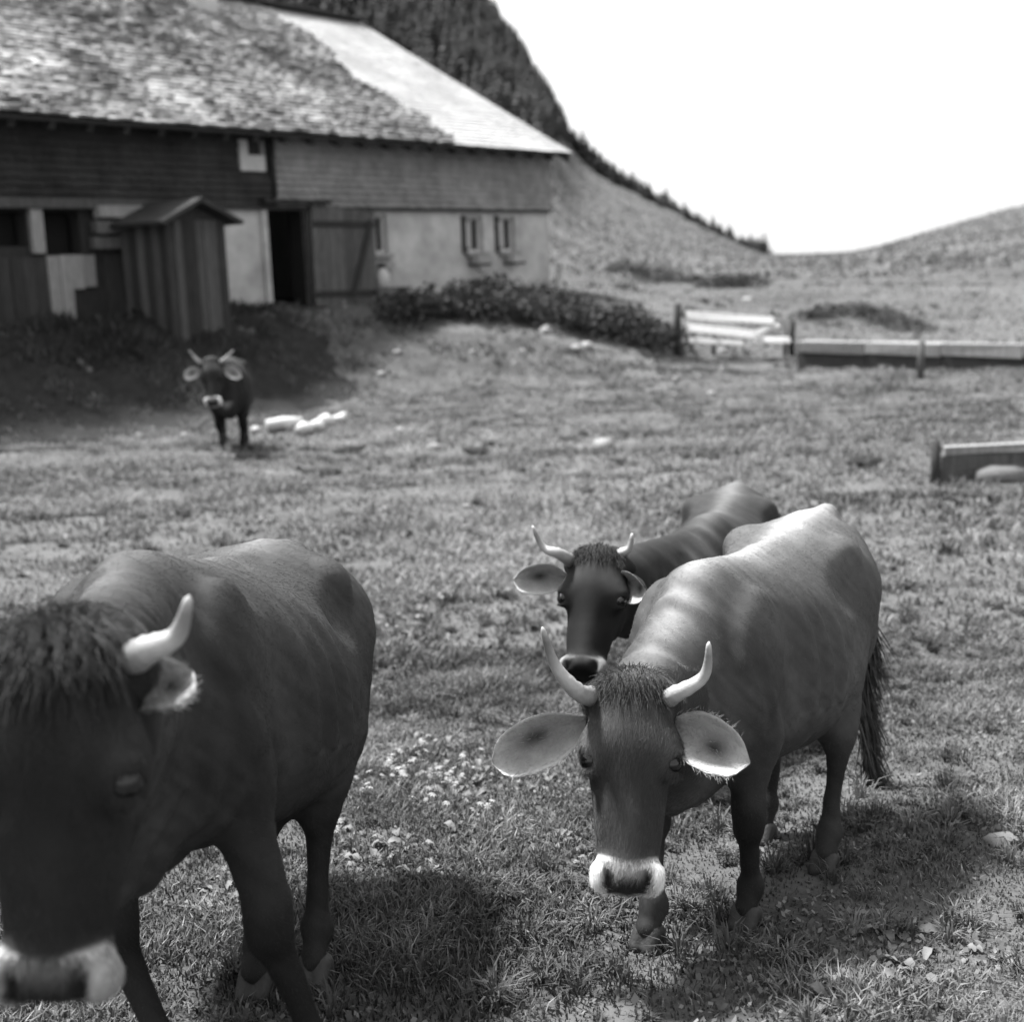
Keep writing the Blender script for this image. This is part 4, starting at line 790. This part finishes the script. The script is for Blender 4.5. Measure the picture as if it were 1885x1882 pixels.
for (px, py, w) in ((528, 790, 34), (560, 797, 34), (585, 790, 30), (600, 782, 34), (622, 778, 26), (632, 770, 20), (470, 795, 18)): stone(px, py, w, 'white stone in the heap beside the small cow', 'white stones heaped beside the small cow', sink=.4, mt='white')
la = G(492, 795); lb = G(556, 786); lg = MB().tube([(0, 0, .09), ((lb[0]-la[0])*.5, (lb[1]-la[1])*.5, .11), (lb[0]-la[0], lb[1]-la[1], .10)], [.085, .095, .08], 10).build('peeled_log', MT['white'], None, True); lg.location = (la[0], la[1], tz(la[0], la[1])); tag(lg, 'short peeled white log lying beside the small cow', 'log')
for (px, py, w) in ((737, 795, 20), (775, 798, 18), (700, 690, 15), (800, 826, 24), (1310, 728, 18), (1110, 826, 44), (1080, 640, 26), (1060, 645, 20), (860, 935, 16), (710, 940, 22), (870, 650, 13), (730, 650, 16), (960, 650, 16), (1330, 648, 14), (640, 945, 14), (1770, 1445, 18), (480, 960, 16), (1240, 700, 14), (255, 805, 15), (340, 803, 16)): stone(px, py, w, 'pale stone half sunk in the open pasture', 'pale stones scattered over the pasture')
stone(1007, 612, 30, 'bright round stone at the foot of the nettle bank', sink=.1)
stone(1852, 1556, 58, 'pale flat stone in the grass behind the face-on cow', sc=(1.2, 1, .8))
stone(1846, 886, 95, 'broad pale boulder beside the broken fence', sc=(1.2, .8, .9), mt='greystone')
for (px, py, w) in ((1396, 522, 20), (1376, 552, 18), (1300, 528, 22)): stone(px, py, w, 'pale boulder on the rough ground beyond the gate', 'pale boulders beyond the gate')
# pale heap by the barn corner: boards leaning together
hg = G(1040, 541); hpz = empty('board_heap', (hg[0], hg[1], tz(hg[0], hg[1]))); tag(hpz, 'small heap of pale boards leaning together by the barn corner', 'boards')
for k, (p, q) in enumerate((((-.25, 0, .0), (-.1, .1, .62)), ((-.05, -.05, .0), (-.12, .12, .5)), ((-.2, -.1, .07), (.85, .0, .1)), ((-.3, .05, .16), (.6, .1, .2)))): MB().beam(p, q, .26, .05, j=.01).build('board', MT['white'], hpz)
# milk can with dark lid by the door
cg = G(676, 548); cx, cy = DO+BU*2.95+BN*.32; mc = empty('milk_can', (cx, cy, 1.42)); tag(mc, 'pale milk can with dark lid beside the open barn door', 'milk can')
MB().tube([(0, 0, 0), (0, 0, .02), (0, 0, .3), (0, 0, .38), (0, 0, .42)], [.12, .15, .15, .09, .085], 16).build('body', MT['white'], mc, True); MB().tube([(0, 0, .421), (0, 0, .5), (0, 0, .52)], [.1, .1, .06], 14).build('lid', MT['darkmetal'], mc, True)
bn = empty('bench', mat=BM @ Matrix.Translation((2.95, .30, tz(cx, cy)))); bz = 1.42-tz(cx, cy); tag(bn, 'low plank bench under the milk can at the barn wall', 'bench'); MB().box((-.35, -.16, bz-.06), (.75, .17, bz-.002), .004).build('seat', MT['midwood'], bn)
for x in (-.28, .62): MB().box((x, -.13, -.1), (x+.07, .14, bz-.062)).build('leg', MT['midwood'], bn)
for i, (px, py) in enumerate(((590, 870), (520, 905), (880, 835), (960, 838), (640, 830), (1480, 830), (420, 880), (1590, 855))):
    g_ = G(px, py); o = obj('dung_pat', lump_mesh(i % 5, 'dung'), None); o.location = (g_[0], g_[1], tz(g_[0], g_[1])+.015); o.scale = (.2, .16, .08); o.rotation_euler = (0, 0, i); tag(o, 'flat dark cow pat lying on the pasture', 'cow pat', 'cow pats on the pasture')

# ------------------------------------------------------------------ spruces on the hills
def spruce(seed, H=7.0, tiers=13):
    r = np.random.default_rng(seed); V = []; Fq = []
    for i in range(tiers):
        u = i/(tiers-1); z = H*(.1+.88*u); rad = H*.21*(1-u)**.85+.12; nb = int(9-4*u)
        for k in range(nb):
            a_ = 6.28*(k/nb)+r.random()*.8+i*.7; L = rad*(.7+.5*r.random()); w = L*.42+.12; dz = -L*(.28+.25*r.random()); c_, s_ = math.cos(a_), math.sin(a_); b = len(V); zz = z+r.normal(0, H*.012)
            V += [(0, 0, zz+.15), (c_*L*.55-s_*w, s_*L*.55+c_*w, zz+dz*.7), (c_*L, s_*L, zz+dz), (c_*L*.55+s_*w, s_*L*.55-c_*w, zz+dz*.7)]; Fq += [(b, b+1, b+2, b+3)]
    b = len(V); V += [(0, 0, H*1.02), (.12, 0, H*.86), (-.06, .1, H*.86), (-.06, -.1, H*.86)]; Fq += [(b, b+1, b+2, b+2)[:3], (b, b+2, b+3), (b, b+3, b+1)]
    return V, Fq
SP = []
for i in range(6):
    V, Fq = spruce(90+i); m_ = mesh_np('crown', V, Fq, False); m_.materials.append(MT['spruce']); SP.append((m_, np.array(V), Fq))
TB = MB().tube([(0, 0, -1), (0, 0, 3), (0, 0, 6.6)], [.16, .11, .03], 7); TRM = mesh_np('trunk', TB.v, TB.f, True); TRM.materials.append(MT['bark'])
def crest(px): 
    d = fwd*2400 + rgt*(px-942.5) + upv*(941-300); az = math.atan2(d[0], d[1]); return az
rt = random.Random(3)
for px in np.concatenate([np.arange(1056, 1405, 2.6), [1412, 1422, 1110, 1128, 1180, 1205, 1266, 1290]]):
    az = crest(px+rt.uniform(-3, 3)); r_ = 428-rt.random()**1.6*38; x, y = math.sin(az)*r_, math.cos(az)*r_
    t_ = empty('spruce_tree', (x, y, tz(x, y)-.5), rt.uniform(0, 6)); f = rt.uniform(.65, 1.1)*(1.1-.45*(px-1058)/350); f *= 1.3 if rt.random() < .12 else 1; f *= .7+.6*vnoise(px*.05, 3.3); t_.scale = (f*2.0, f*2.0, f); tag(t_, 'dark spruce in the line of trees along the hill crest', 'tree', 'spruces along the hill crest')
    obj('trunk', TRM, None, t_); obj('crown', SP[rt.randrange(6)][0], None, t_)
nt_ = 2100; azs = np.array([crest(rt.uniform(520, 1062)) for _ in range(nt_)]); rr_ = np.array([190+242*rt.random()**.7 for _ in range(nt_)]); fx, fy = np.sin(azs)*rr_, np.cos(azs)*rr_; fz = terr(fx, fy)
dd = np.stack([fx, fy, fz-CAM[2]], -1); ppy = 941-2400*(dd@upv)/(dd@fwd); ppx = 942.5+2400*(dd@rgt)/(dd@fwd); ok = ((ppx < 1000) & (ppy < 330)) | (ppy < 262)
VV, FT, off = [], [], 0; TRI = []
for m_, V, Fq in SP: TRI.append(np.array([t for q in Fq for t in (((q[0], q[1], q[2]), (q[0], q[2], q[3])) if len(q) == 4 else (q,))]))
for x, y, z in zip(fx[ok], fy[ok], fz[ok]):
    j = rt.randrange(6); V = SP[j][1]; f = rt.uniform(.75, 1.3); a_ = rt.uniform(0, 6); c_, s_ = math.cos(a_)*f*1.25, math.sin(a_)*f*1.25
    VV.append(np.stack([V[:, 0]*c_-V[:, 1]*s_+x, V[:, 0]*s_+V[:, 1]*c_+y, V[:, 2]*f+z-.4], -1)); FT.append(TRI[j]+off); off += len(V)
fo = obj('spruce_forest', mesh_np('spruce_forest', np.concatenate(VV), np.concatenate(FT), False), MT['spruce']); tag(fo, 'dense dark spruce wood covering the steep hillside behind the barn', 'forest', kind='stuff')
